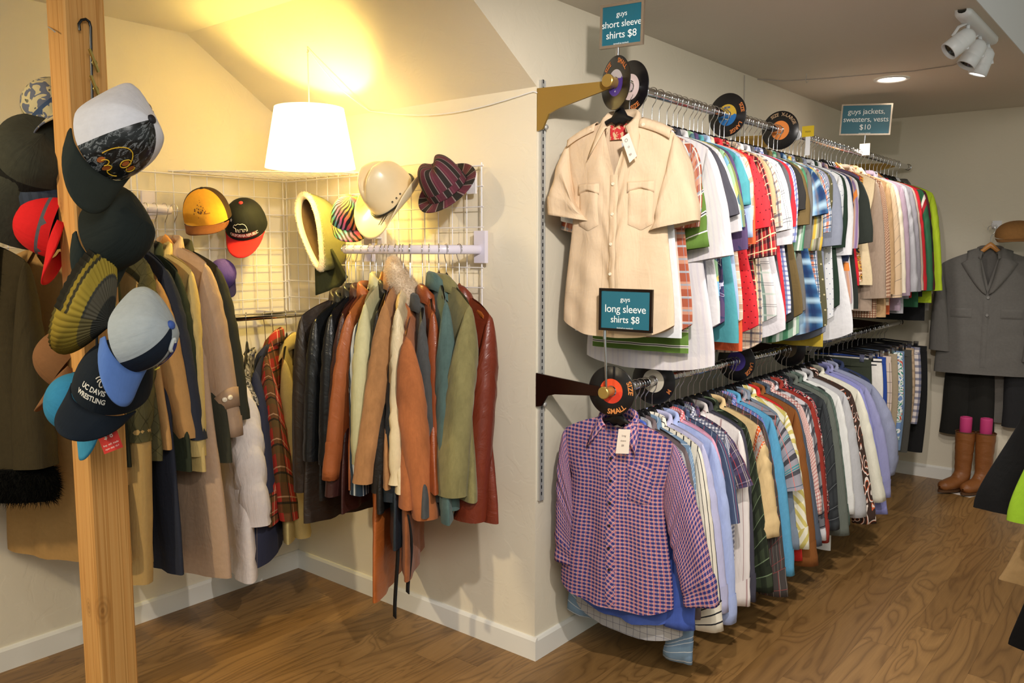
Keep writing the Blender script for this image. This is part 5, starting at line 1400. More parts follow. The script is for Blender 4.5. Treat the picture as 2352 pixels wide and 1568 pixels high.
M = hat_frame(at_depth(258, 888, POSTD + .035), (.42, .74, .52), (-.22, -.66, .72))
r, cp = cap('navy wrestling cap with white lettering, lowest on the post', M, S('#131c26', wrinkle=.4), None, S('#141d28', wrinkle=.3), group=PG_, brimL=.075, Hc=.112, R=(.075, .088))
cap_text(r, cp, 'lettering', 'UC DAVIS', .015, -.06, .24, plain('white_thread', '#e8e6e0', .6), bold=.0004)
cap_text(r, cp, 'lettering', 'WRESTLING', .014, -.06, .13, plain('white_thread2', '#e8e6e0', .6), bold=.0004)
em = MB()
for seg in (arc(.04, .42, .14, .06, .2, 3.0), arc(.08, .40, .10, .05, -.4, 3.3), arc(.12, .40, .06, .05, 0, 5.5)): em.tube([cp(a, h, .003) for a, h in seg], .0013, 5)
em.build('horse_mark', plain('white_thread3', '#ddd8d0', .6), r)

# ---- striped beanie
def beanie():
    tip = at_depth(256, 738, POSTD - .03)
    root = empty('knit_beanie', tip, 0, 'yellow and grey ribbed knit beanie hanging sideways on the post', 'beanie', PG_)
    a0 = at_depth(232, 560, POSTD - .02); a1 = at_depth(128, 800, POSTD - .02)
    c = (a0 + a1) / 2; ax = (a0 - a1) / 2; dep = TV * .055 + RV * -.01
    dirb = c - tip
    k = NT('ribbed_knit', .95, .1); uv = k.uv(); s = k.sep(uv)
    rib = k.math('SINE', k.math('MULTIPLY', s[0], 2 * PI * 46)); k.bump(k.math('ADD', rib, k.math('MULTIPLY', k.math('SINE', k.math('MULTIPLY', s[1], 520)), .4)), .8, .004)
    n = k.noise(k.map(uv, (300, 300, 1)), 1.0, 2)
    f = k.math('ADD', s[1], k.math('MULTIPLY', n, .05))
    col = k.ramp(f, [(0, '#4b4c48'), (.18, '#787262'), (.36, '#5a5a54'), (.40, '#d9bb4e'), (.62, '#dcc054'), (.66, '#5a5440'), (.72, '#c4a844'), (.80, '#4a4638'), (.86, '#3a372e'), (1, '#3d3a30')], 'CONSTANT')
    col2 = k.ramp(f, [(0, '#4b4c48'), (.22, '#8a7e54'), (.40, '#c9ad48'), (.9, '#cdb14a'), (.95, '#7a6c3a')], 'CONSTANT')
    sel = k.math('GREATER_THAN', k.math('SINE', k.math('MULTIPLY_ADD', s[0], 2 * PI, 1.1)), .25)
    k.color(k.mix(sel, col2, col))
    rows = []; UV = []
    nth = 92
    for t in np.linspace(0, 1, 22):
        r_ = .10 + .90 * math.sin(min(t * 1.15, 1) * PI / 2) ** .9
        row = []
        for j in range(nth):
            th = 2 * PI * j / nth
            rb = 1 + .030 * math.cos(th * 46)
            p = dirb * (t ** .85) + ax * r_ * math.cos(th) * rb + dep * r_ * math.sin(th) * rb
            row.append(p)
        rows.append(row); UV.append([(j / nth, t) for j in range(nth + 1)])
    MB().grid(np.array(rows), closed=True, UV=np.array(UV)).build('crown', k.m, root)
    return root
beanie()

def shell(name, label, cat, p, up, front, mat, prof, group=None, parts=(), squash=(1, 1), wob=.0, n=40, seed=1, roll=0):
    """soft hat turned on a profile, squashed and wobbled"""
    M = hat_frame(p, up, front); root = empty(name, label=label, cat=cat, group=group, M=M)
    r = random.Random(seed); ph = [r.uniform(0, 6) for _ in range(4)]
    P_ = np.array([[(rr * squash[0] * math.cos(t) * (1 + wob * math.sin(2 * t + ph[0] + z * 20)), rr * squash[1] * math.sin(t) * (1 + wob * math.sin(3 * t + ph[1] - z * 25)), z + wob * .05 * math.sin(2 * t + ph[2])) for t in np.linspace(0, 2 * PI, n, endpoint=False)] for rr, z in prof])
    MB().grid(P_, closed=True).build('crown', mat, root)
    return root
# ---- hats behind and left of the post
PB = 'hats behind the wooden post'
M = hat_frame(at_depth(108, 262, 2.02), (-.55, .55, -.62), (.5, -.2, .2))
M = hat_frame(at_depth(140, 262, 2.0), (-.62, .70, .35), (.2, -.5, .8))
CAMO = BLOT([(0, '#5e6270'), (.44, '#b9ac84'), (.58, '#4d4f4a'), (.64, '#a89a70')], 18)
r, cp = cap('pale camouflage cap peeking out behind the top of the post', M, CAMO, None, CAMO, group=PB, R=(.07, .08), Hc=.09, rim=S('#3f4f6a'))
r = shell('floppy_felt_hat', 'dark olive felt hat with a drooping brim left of the post', 'hat', at_depth(80, 385, 1.96), (.55, .55, .62), (-.7, -.6, .3), S('#34342a', mottled=.3), [(.175, -.10), (.165, -.055), (.135, -.015), (.10, .01), (.095, .05), (.088, .085), (.06, .105), (.001, .112)], PB, wob=.05)
MB().lathe([(.101, .012), (.100, .035), (.099, .038)], 40).build('band', S('#14130e'), r)
r = shell('knit_beanie', 'dark blue grey knit beanie under the felt hat left of the post', 'beanie', at_depth(70, 478, 1.98), (-.1, .95, .25), (-.2, -.2, .95), P('#343c4a', [('u', .016, .4, '#2a313d', .8)]), [(.100, -.045), (.106, -.03), (.104, -.01), (.108, .01), (.106, .03), (.10, .045), (.07, .065), (.001, .07)], PB, squash=(1.15, .8), wob=.04)
REDC = S('#c8181c', wrinkle=.4)
M = hat_frame(at_depth(136, 520, 1.95), (-.90, .25, .30), (.25, -.88, .40))
r, cp = cap('bright red cap hanging brim down at left side of the post', M, REDC, None, REDC, group=PB, rim=S('#5a5a60'), brimL=.078, R=(.070, .08), Hc=.095)
M = hat_frame(at_depth(166, 832, 1.98), (-.70, .55, .2), (-.2, -.9, .4))
r, cp = cap('brown cap mostly hidden behind the post beside the beanie', M, S('#7a5434'), None, S('#7a5434'), group=PB, R=(.062, .07), Hc=.085)
# turquoise visor edge below
M = hat_frame(at_depth(192, 925, 1.86), (-.55, .10, .60), (-.25, -.92, .25))
r, cp = cap('turquoise blue cap peeking out left of the navy wrestling cap', M, S('#2f7ea8'), None, S('#3f96c4'), group=PB, brimL=.06, rim=S('#d8d4c8'), R=(.06, .068), Hc=.08)
# red price tag
p = at_depth(252, 1010, POSTD + .0)
tgr = empty('price_tag', label='red paper price tag hanging under the navy wrestling cap', cat='tag', M=frame(p, vdir(.93, .36, 0), za=vdir(-.36, .93, 0)))
MB().box((-.021, -.0004, -.024), (.021, .0004, .024)).build('card', plain('red_card', '#c4281e', .6), tgr)
MB().tube([(0, 0, .022), (-.004, .006, .04), (-.008, .016, .062)], .0006, 5).build('string', M_PAPER, tgr)
mb = MB()
for i, (s, z, sz) in enumerate((('$ 8', .004, .016), ('buy. sell. trade', -.010, .0058), ('open daily 10-7', -.018, .005))):
    lettering(mb, s, sz, lambda x, y, z=z: (x, -.0009, z + y))
mb.build('lettering', plain('white_ink', '#f2e4da', .6), tgr)

# ---- caps on the left grid
LG = 'caps hung on the left grid'
def gridpt(u, v, off=.10): return on(u, v, x=-1.437 + off)
M = hat_frame(gridpt(478, 500, .13), (-.04, .88, .47), (.12, -.47, .87))
YEL = S('#e0a030', wrinkle=.2)
r, cp = cap('yellow foam front trucker cap with brown brim on the left grid', M, S('#3a2a1a'), YEL, S('#6a4024', wrinkle=.3), btn=plain('brown_button', '#2a1c12', .7), patch_az=1.2, group=LG, Hc=.125, R=(.094, .100), brimL=.068)
em = MB(); rs = random.Random(3)
for i in range(34):
    a0 = rs.gauss(-.05, .13); h0 = .30 + rs.gauss(0, .07); q = rs.uniform(.006, .028)
    em.add([cp(a0 + q * math.cos(t), h0 + q * .8 * math.sin(t), .002) for t in np.linspace(0, 6.28, 7)[:-1]], [list(range(6))], None, 0, False)
for i in range(16): em.add([cp(.12 + i * .018, .205, .002), cp(.13 + i * .018, .205, .002), cp(.13 + i * .018, .225, .002), cp(.12 + i * .018, .225, .002)], [(0, 1, 2, 3)], None, 0, False)
em.build('printed_flowers', plain('brown_print', '#5a3414', .7), r)

M = hat_frame(gridpt(566, 518, .11), (.05, .66, .75), (.05, -.74, .67))
r, cp = cap('black cap with red brim, white star and bear on left grid', M, S('#20221e', wrinkle=.3), None, S('#cc2a2c', wrinkle=.2), btn=plain('red_button', '#d83a3a', .6), group=LG, Hc=.125, R=(.088, .098), brimL=.088, droop=.012, brim_flat=False)
WTH = plain('white_thread4', '#eee9e4', .6)
cap_text(r, cp, 'lettering', 'CALIFORNIA REPUBLIC', .0135, .12, .085, WTH, bold=.0004, spacing=.9)
star = MB(); pts = [(-.52 + .085 * (1 if i % 2 == 0 else .4) * math.sin(i * PI / 5), .46 + .06 * (1 if i % 2 == 0 else .4) * math.cos(i * PI / 5)) for i in range(10)]
star.add([cp(a, h, .003) for a, h in pts], [list(range(10))], None, 0, False); star.build('star', WTH, r)
bear = [(-.36, .30), (-.34, .34), (-.28, .37), (-.22, .36), (-.10, .40), (.02, .385), (.14, .40), (.26, .37), (.32, .31), (.33, .22), (.27, .21), (.26, .26), (.18, .27), (.17, .21), (.10, .21), (.10, .27), (-.02, .27), (-.03, .20), (-.10, .20), (-.10, .26), (-.16, .26), (-.18, .20), (-.24, .20), (-.23, .28), (-.30, .29)]
em = MB(); em.tube([cp(a, h, .003) for a, h in bear + bear[:1]], .0012, 5); em.build('bear_outline', WTH, r)
red = MB(); P_ = np.array([[cp(a, h, .0012) for a in np.linspace(-.5, .72, 20)] for h in (.06, .155)]); red.grid(P_); red.build('red_band', plain('red_thread', '#8a1c20', .7), r)

M = hat_frame(gridpt(510, 630, .09), (.5, .35, .75), (.55, -.75, .35))
r, cp = cap('purple cap half hidden behind the dark olive wool coat', M, S('#5c4a9a'), None, S('#2a2450'), group=LG, brimL=.045, R=(.055, .062), Hc=.075)

# ---- hats on the right grid
RG = 'hats hung on the right grid'
def zebra():
    k = NT('rainbow_zebra', .7, .4); uv = k.uv(); s = k.sep(uv)
    w = k.n('ShaderNodeTexWave'); w.inputs['Scale'].default_value = 15; w.inputs['Distortion'].default_value = 5; w.inputs['Detail'].default_value = 1.5; w.inputs['Detail Scale'].default_value = 1.2
    k.link(k.map(uv, (1, 1, 1), rot=(0, 0, .5)), w.inputs['Vector'])
    f = k.math('FRACT', k.math('MULTIPLY_ADD', s[0], 5.5, k.math('MULTIPLY', s[1], 5.0)))
    col = k.ramp(f, [(0, '#c84a66'), (.2, '#c4804a'), (.36, '#a8a04a'), (.52, '#5f9a5a'), (.68, '#3f84a0'), (.84, '#a05a8a'), (1, '#c84a66')])
    return k.color(k.mix(k.math('GREATER_THAN', w.outputs[1], .5), hx('#19161a'), col))
ZEB = zebra()
M = hat_frame(on(804, 507, y=-.14), (.12, .82, .55), (.16, -.50, .84))
r, cp = cap('rainbow zebra striped sequin cap left of the cowboy hat', M, ZEB, None, ZEB, group=None, brimL=.07)

def western():
    M = hat_frame(on(904, 452, y=-.17), (-.52, .58, .63), (-.56, -.70, .44))
    root = empty('cowboy_hat', label='cream straw cowboy hat with a black cord band on right grid', cat='hat', M=M)
    k = NT('cream_straw', .28, .5); n = k.noise(k.map(k.obj(), (9, 9, 9)), 1.0, 3)
    mat = k.color(k.mix(n, hx('#d8c39a'), hx('#eadbb8')))
    A, Bb = .088, .106; Hc = .158
    rows = []
    for h in np.linspace(0, 1, 22):
        row = []
        for t in np.linspace(0, 2 * PI, 64, endpoint=False):
            e = h * PI / 2
            rr = (math.cos(e) ** .55) if h < 1 else 0.0
            z = Hc * math.sin(e) ** .75
            x = A * rr * math.cos(t) * (1 - .16 * h); y = Bb * rr * math.sin(t)
            fr = max(0, -y / Bb)
            z -= .042 * math.exp(-(x / .022) ** 2) * max(0, (z / Hc - .55) / .45)      # centre crease
            x *= 1 - .34 * fr * (z / Hc) ** 1.5                                            # front pinch
            z += .012 * (z / Hc) * (1 - abs(y) / Bb) - .018 * (z / Hc) * max(0, y / Bb)
            row.append((x, y, z))
        rows.append(row)
    MB().grid(np.array(rows), closed=True).build('crown', mat, root)
    rows = []
    for q in np.linspace(0, 1, 12):
        row = []
        for t in np.linspace(0, 2 * PI, 72, endpoint=False):
            ln = .088
            x = (A + ln * .92 * q) * math.cos(t); y = (Bb + ln * q) * math.sin(t)
            z = .052 * q ** 1.8 * abs(math.cos(t)) ** 2.2 - .022 * q ** 1.6 * abs(math.sin(t)) ** 3
            x *= 1 - .16 * q ** 2 * abs(math.cos(t)) ** 3
            row.append((x, y, z))
        rows.append(row)
    MB().grid(np.array(rows), closed=True).build('brim', mat, root, solid=.003)
    th = np.linspace(0, 2 * PI, 48)
    MB().tube([(A * 1.03 * math.cos(t), Bb * 1.03 * math.sin(t), .010) for t in th], .0042, 6).build('cord_band', plain('black_cord', '#16140f', .5), root)
    c = MB(); a = math.radians(-62)
    p0 = np.array([A * 1.05 * math.cos(a), Bb * 1.05 * math.sin(a), .010])
    for d in (0, .014): c.tube([p0 + np.array([d, 0, 0]), p0 + np.array([d + .004, -.02, .001]), p0 + np.array([d + .002, -.05, -.002])], .0014, 5)
    c.lathe([(.001, -.005), (.004, 0), (.001, .005)], 8, Matrix.Translation(Vector(p0)))
    c.build('tie_cord', plain('black_cord2', '#16140f', .5), root)
    for i, q in enumerate((.28, .50, .72)):
        t = math.radians(-8 - i * 12); 
        p = np.array([A * .99 * math.cos(t), Bb * .99 * math.sin(t), .032])
        MB().lathe([(.0018, .0015), (.0036, .001), (.004, -.002)], 10, frame(p, (0, 0, 1), za=(math.cos(t), math.sin(t), .1))).build('eyelet', M_DARKBTN, root)
    return root
western()
def fedora():
    M = hat_frame(on(1022, 432, y=-.15), (-.42, .72, .55), (-.45, -.62, .64))
    M = hat_frame(on(1028, 435, y=-.15), (-.52, .72, .46), (.12, -.48, .87))
    root = empty('fedora', label='burgundy and black striped plaid fedora right of the cowboy hat', cat='hat', M=M)
    FM = P('#572b36', [('u', .0621, .34, '#1f241f', .9), ('u', .0621, .05, '#8d8a86', .7, .06), ('u', .0621, .05, '#8d8a86', .7, -.36), ('u', .0621, .10, '#6e3444', .6, .5)])
    A, Bb, Hc = .082, .096, .128
    rows = []; UV = []
    for h in np.linspace(0, 1, 20):
        row = []
        for t in np.linspace(0, 2 * PI, 56, endpoint=False):
            e = h * PI / 2; rr = math.cos(e) ** .45 if h < 1 else 0; z = Hc * math.sin(e) ** .7
            x = A * rr * math.cos(t) * (1 - .18 * h); y = Bb * rr * math.sin(t) * (1 - .06 * h)
            z -= .030 * math.exp(-(x / .02) ** 2) * max(0, (z / Hc - .6) / .4)
            row.append((x, y, z))
        rows.append(row); UV.append([(2 * PI * j / 56 * .0889, h * .14) for j in range(57)])
    MB().grid(np.array(rows), closed=True, UV=np.array(UV)).build('crown', FM, root)
    rows = []; UV = []
    for q in np.linspace(0, 1, 8):
        rows.append([((A + .042 * q) * math.cos(t), (Bb + .042 * q) * math.sin(t), (.030 * q ** 1.5 * (math.sin(t) > 0) * math.sin(t) + .004 * q - .016 * q * max(0, -math.sin(t)))) for t in np.linspace(0, 2 * PI, 56, endpoint=False)])
        UV.append([(2 * PI * j / 56 * .0889, q * .04) for j in range(57)])
    MB().grid(np.array(rows), closed=True, UV=np.array(UV)).build('brim', FM, root, solid=.003)
    P_ = [[(A * 1.015 * math.cos(t), Bb * 1.015 * math.sin(t), z) for t in np.linspace(0, 2 * PI, 56, endpoint=False)] for z in (.002, .03)]
    MB().grid(np.array(P_), closed=True, UV=np.array([[(2 * PI * j / 56 * .0889 + .02, q) for j in range(57)] for q in (0, .03)])).build('band', FM, root)
fedora()
def hood():
    c = on(716, 532, y=-.15)
    root = empty('parka_hood', c, 0, 'olive parka hood with cream sherpa edge hung on right grid', 'hood')
    nrm = vdir(-.62, -.05, .78); nrm /= np.linalg.norm(nrm)
    a = vdir(.31, -.93, .10); a -= nrm * a.dot(nrm); a /= np.linalg.norm(a); b_ = np.cross(nrm, a)
    La, Lb = .165, .056
    th = np.linspace(0, 2 * PI, 56, endpoint=False)
    def opening(t, k=1.0): return a * La * math.cos(t) * k + b_ * Lb * math.sin(t) * k * (1 - .40 * math.cos(t))
    rows = []
    for q in np.linspace(0, 1, 14):
        k = math.cos(q * PI / 2) ** .6 if q < 1 else 0
        rows.append([opening(t, 1.06 * k + .03 * (1 - q)) - nrm * (.17 * math.sin(q * PI / 2)) for t in th])
    OL = S('#8d8a5c', wrinkle=.6)
    MB().grid(np.array(rows), closed=True).build('shell', OL, root)
    rows = []
    for q in np.linspace(0, 1, 10):
        k = math.cos(q * PI / 2) ** .6 if q < 1 else 0
        rows.append([opening(t, .93 * k) - nrm * (.145 * math.sin(q * PI / 2) + .004) for t in th])
    MB().grid(np.array(rows), closed=True).build('lining', S('#5a4630', mottled=.3), root)
    ring = []
    for k in np.linspace(0, 2 * PI, 12, endpoint=True):
        ring.append([opening(t, 1.0 + .10 * math.cos(k)) + nrm * .016 * math.sin(k) for t in np.append(th, th[:1])])
    P_ = np.array(ring); mb = MB().grid(P_); fur(mb, P_, 9000, .006, 8, .0009, .1)
    o = mb.build('sherpa_edge', plain('sherpa', '#e6d9bd', .95, spec=.1), root); o['label'] = 'cream sherpa edging'
    t = np.linspace(0, 1, 10); e = a * La
    rows = [[e * (.62 + .9 * q) + b_ * w * (.06 + .05 * q) - nrm * (.03 + .05 * (1 - abs(w)) + .0 * q) for w in np.linspace(-1, 1, 10)] for q in t]
    MB().grid(np.array(rows)).build('yoke', S('#34361f'), root, solid=.01)
hood()
# ================================================================ SIGNS
M_TEAL = NT('teal_card', .35, .5).color(hx('#1e6478'))
M_WHITEINK = plain('white_ink_print', '#eef4f4', .6)
def sign(corners, depth_x, lines, label, frame_mat, name='rail_sign', stem_to=None, w=None, thick=.012, face=None):
    """framed card on a stem; corners: top-left, top-right, bottom-left pixels seen on the vertical plane through the rail"""
    TL, TR, BL = corners
    root = empty(name, TL, 0, label, 'sign', 'framed price signs on the rails')
    root.matrix_world = frame((TL + TR) / 2, TR - TL, za=TL - BL)
    w = float(np.linalg.norm(TR - TL)); h = float(np.linalg.norm(TL - BL)); f = .0085
    fr = MB()
    fr.box((-w / 2, -thick / 2, -f), (w / 2, thick / 2, 0)); fr.box((-w / 2, -thick / 2, -h), (w / 2, thick / 2, -h + f))
    fr.box((-w / 2, -thick / 2, -h + f), (-w / 2 + f, thick / 2, -f)); fr.box((w / 2 - f, -thick / 2, -h + f), (w / 2, thick / 2, -f))
    fr.build('frame', frame_mat, root)
    MB().box((-w / 2 + f, -thick / 2 + .003, -h + f), (w / 2 - f, thick / 2 - .003, -f)).build('card', M_TEAL, root)
    mb = MB()
    for s, z, sz in lines: lettering(mb, s, sz * h, lambda x, y, z=z: (x, -thick / 2 + .0024, -h * z + y), spacing=.95)
    mb.build('lettering', M_WHITEINK, root)
    if stem_to is not None:
        q = root.matrix_world.inverted() @ Vector(stem_to)
        st = MB(); st.tube([(q.x, 0, -h), (q.x, q.y * .5, (q.z - h) / 2), tuple(q)], .0042, 10)
        st.lathe([(.006, -h - .03), (.006, -h - .002)], 10, Matrix.Translation((q.x, 0, 0)))
        st.build('stem', M_CHROME, root)
    return root
# the two near signs stand on the rail ends, turned a little towards the alcove
def sign_corners(uTL, uTR, uBL, xc, yc, yaw):
    """corner points on a vertical plane through (xc, yc) whose width runs along yaw"""
    d = np.array([math.cos(yaw), math.sin(yaw), 0]); n = np.array([-d[1], d[0], 0]); o = np.array([xc, yc, 0])
    out = []
    for u, v in (uTL, uTR, uBL):
        r = RW @ np.array([(u - W_PX / 2) / F_PX, -(v - H_PX / 2) / F_PX, 1.0])
        out.append(CAM + r * (n.dot(o - CAM) / n.dot(r)))
    return out
FR_ST = plain('sign_frame_steel', '#b8aa98', .25, .7)
FR_DK = plain('sign_frame_dark', '#3a2f2a', .15, .8)
sign(sign_corners((1381, 14), (1481, -2), (1379, 114), XR, .02, .10), XR,
     [('guys', .30, .17), ('short sleeve', .54, .222), ('shirts $8', .79, .24), ('(priced as marked)', .93, .055)],
     'teal framed sign reading guys short sleeve shirts above the upper rail', FR_ST, stem_to=(XR, .02, ZU + .012))
sign(sign_corners((1378, 661), (1500, 665), (1377, 757), XR + .01, -.035, .06), XR,
     [('guys', .30, .155), ('long sleeve', .56, .26), ('shirts $8', .80, .23), ('(priced as marked)', .945, .06)],
     'teal framed sign reading guys long sleeve shirts above the lower rail', FR_DK, stem_to=(XR, -.02, ZL + .012))
sign(sign_corners((1934, 240), (2052, 237), (1929, 311), XR, 2.66, .22), XR,
     [('guys jackets,', .32, .24), ('sweaters, vests', .57, .24), ('$10', .82, .24), ('(priced as marked)', .95, .05)],
     'teal framed sign reading guys jackets sweaters vests at far end', FR_ST, stem_to=(XR, 2.66, ZU + .014))
p = on(1986, 342, y=2.60); o = MB().box((p[0] - .028, 2.598, p[2] - .035), (p[0] + .028, 2.602, p[2] + .03)).build('paper_tag', M_PAPER); tag(o, 'white paper tag clipped to the stem of the far sign', 'tag')
p = on(1856, 302, y=1.62)
dv = empty('size_divider', (XR, 1.62, ZU), 0, 'white rail divider topped with a small yellow size card', 'divider')
dx = p[0] - XR; dz = p[2] - ZU
MB().box((dx - .028, -.002, dz - .024), (dx + .028, .002, dz + .026)).build('card', plain('yellow_card', '#d8b820', .6), dv)
b = MB(); b.box((dx - .010, -.0015, -.10), (dx + .012, .0015, dz - .02)); b.lathe([(.0165, -.003), (.026, -.003), (.026, .003), (.0165, .003)], 24, Matrix.Rotation(PI / 2, 4, 'X')); b.build('strip', M_WHITEPL, dv)
lb_ = MB(); lettering(lb_, 'vests', .014, lambda x, y: (dx + x, -.0026, dz - .004 + y)); lb_.build('lettering', plain('pen_ink', '#5a5030', .7), dv)
def swing_tag(corn, y, label, marks):
    root = empty('price_card', on(*corn[0], y=y), 0, label, 'tag', 'white price cards on the front shirts')
    q = [on(u, v, y=y) - np.array(root.location) for u, v in corn]
    MB().add(q, [(0, 1, 2, 3)], None, 0, False).build('card', M_PAPER, root, solid=.0006)
    mb = MB(); c = sum(q) / 4; ax = q[1] - q[0]; ay = q[0] - q[3]
    for s, x, z, sz in marks: lettering(mb, s, sz, lambda a, b_, x=x, z=z: c + ax * (x + a / np.linalg.norm(ax)) + ay * (z + b_ / np.linalg.norm(ay)) + np.array([0, -.0012, 0]))
    mb.build('handwriting', plain('pencil_ink', '#7a6a66', .8), root)
swing_tag([(1427, 316), (1444, 305), (1463, 358), (1446, 374)], -.030, 'white price card hanging at the neck of the tan safari shirt', [('O', -.05, .22, .016), ('o', .0, -.02, .014), ('$8', -.1, -.3, .010)])
swing_tag([(1421, 985), (1448, 986), (1444, 1042), (1414, 1041)], -.012, 'white price card hanging at the neck of the plaid shirt', [('long', 0, .2, .010), ('sleeve', 0, 0, .009), ('$8', 0, -.2, .010)])

# ================================================================ VINYL RECORDS AS SIZE DIVIDERS
M_VINYL = NT('vinyl', .22, .6); _r = M_VINYL
M_VINYL.bump(M_VINYL.math('SINE', M_VINYL.math('MULTIPLY', M_VINYL.n('ShaderNodeVectorMath', operation='LENGTH').outputs['Value'], 1)), 0.0)
def vinyl_mat():
    k = NT('vinyl_black', .25, .6)
    ln = k.n('ShaderNodeVectorMath', operation='LENGTH'); k.link(k.obj(), ln.inputs[0])
    k.bump(k.math('SINE', k.math('MULTIPLY', ln.outputs['Value'], 5200)), .12, .0005)
    return k.color(hx('#131113'))
M_VIN = vinyl_mat(); M_ORINK = plain('orange_paint_pen', '#c8743a', .6)
def record(p, yaw, lab_mat, label, words, wr=.072, sz=.021, extra=None, roll=0.0, ink=None, drop=0.0):
    """seven inch record in the xz plane, its hole on the rail, words painted round the rim"""
    root = empty('vinyl_record', (p[0], p[1], p[2] - drop), yaw, label, 'record', 'vinyl records used as size dividers')
    R, h = .0875, .019
    th = np.linspace(0, 2 * PI, 64, endpoint=False)
    prof = [(h, -.001), (.045, -.0012), (R - .002, -.0012), (R, 0), (R - .002, .0012), (.045, .0012), (h, .001), (h, -.001)]
    P_ = np.array([[(r * math.cos(t), y, r * math.sin(t)) for t in th] for r, y in prof])
    MB().grid(P_, closed=True).build('disc', M_VIN, root)
    for s in (-1, 1):
        P_ = np.array([[(r * math.cos(t), s * .0015, r * math.sin(t)) for t in th] for r in (h, .030, .043)])
        MB().grid(P_, closed=True).build('paper_label', lab_mat, root)
    mb = MB()
    for s, a0, flip in words:
        def fn(x, y, a0=a0, flip=flip):
            r_ = wr + (y if not flip else -y) - (.007 if not flip else -.007)
            a = a0 - (x if not flip else -x) / wr
            return (r_ * math.cos(a), -.0019, r_ * math.sin(a))
        lettering(mb, s, sz, fn, bold=.0006)
    if words: mb.build('painted_words', ink or M_ORINK, root)
    if extra: extra(root)
    return root
def split_label(name, top, bot, zcut=.0):
    k = NT(name, .5, .3); s = k.sep(k.obj())
    n = k.noise(k.map(k.obj(), (70, 70, 70)), 1.0, 2)
    z = k.math('MULTIPLY_ADD', n, .02, s[2])
    return k.color(k.mix(k.math('GREATER_THAN', z, zcut + .01), hx(bot), hx(top)))
def label_text(lines, mat):
    def f(root):
        mb = MB()
        for s, x, z, sz in lines: lettering(mb, s, sz, lambda a, b_, x=x, z=z: (x + a, -.0022, z + b_), bold=.0003)
        mb.build('label_print', mat, root)
    return f
rad = math.radians
record((XR, .012, ZU), -.42, split_label('purple_label', '#b9b4bc', '#4c3590', .012), 'black record with purple label and words size small, foremost on upper rail', [('SIZE', rad(128), False), ('SMALL', rad(55), False)], extra=label_text([('45', 0, -.03, .007)], M_WHITEINK))
record((XR, .105, ZU), -.25, plain('pink_white_label', '#d8c4c0', .7), 'black record with pale pink label right behind the foremost one', [('SIZE', rad(-70), True)], sz=.023)
record((XR, .86, ZU), -.10, split_label('yellow_blue_label', '#c9a63a', '#2a6aa8', .0), 'black record with yellow and blue label and words size large', [('SIZE', rad(20), False), ('LARGE', rad(-52), False)], extra=label_text([('MGM', 0, .026, .012)], plain('blue_print', '#1f5a94', .6)))
record((XR, 1.42, ZU), .0, plain('orange_label', '#e0843a', .6), 'black record with orange label and words size extra large', [('SIZE', rad(112), False), ('X-LARGE', rad(52), False)], ink=plain('tan_paint_pen', '#a88a6a', .6))
record((XR, .012, ZL), .12, split_label('red_orange_label', '#e0502a', '#d8402a', .0), 'black record with red orange label and words size small, foremost on lower rail', [('SIZE', rad(12), False), ('SMALL', rad(-72), True)], ink=plain('orange_paint_pen2', '#d88a48', .6), sz=.025)
record((XR, .30, ZL), .06, plain('cream_label', '#c9c0ae', .7), 'black record with cream label and letter M on the lower rail', [('SIZE', rad(60), False), ('M', rad(-28), False)])
record((XR, 1.02, ZL), .0, plain('violet_label', '#4a3a90', .6), 'black record with violet label and word large on lower rail', [('LARGE', rad(-25), False)])
record((XR, 1.62, ZL), .0, plain('brown_label', '#5a4a34', .6), 'black record with brown label farther along the lower rail', [('XL', rad(40), False)])

# ================================================================ CEILING LIGHTS
dl = empty('recessed_downlight', (0.544, 2.337, H), 0, 'round lit recessed downlight in the grey ceiling', 'ceiling light')
MB().lathe([(.088, -.001), (.088, -.006), (.078, -.009), (.068, -.006), (.064, -.002)], 40).build('trim_ring', plain('white_trim_ring', '#f2f0ec', .4), dl)
MB().lathe([(.0645, -.0035), (.03, -.005), (.0005, -.0055)], 40).build('lens', plain('lit_lens', '#ffffff', .4, emit='#fff4e2', es=14), dl)
M_LAMPW = plain('white_lamp_enamel', '#dfe2e4', .35)
tk = empty('track_spotlight', (1.105, 1.45, H), 0, 'white ceiling spotlight bar with three swivelling heads', 'ceiling light')
b = MB(); n = 14
sec = [(-.03, 0), (-.03, -.014), (-.022, -.026), (0, -.031), (.022, -.026), (.03, -.014), (.03, 0)]
b.grid(np.array([[(x * k, y, z * k) for x, z in sec] for y, k in ((-.29, .5), (-.285, .85), (-.26, 1), (.26, 1), (.285, .85), (.29, .5))])); b.build('canopy', M_LAMPW, tk)
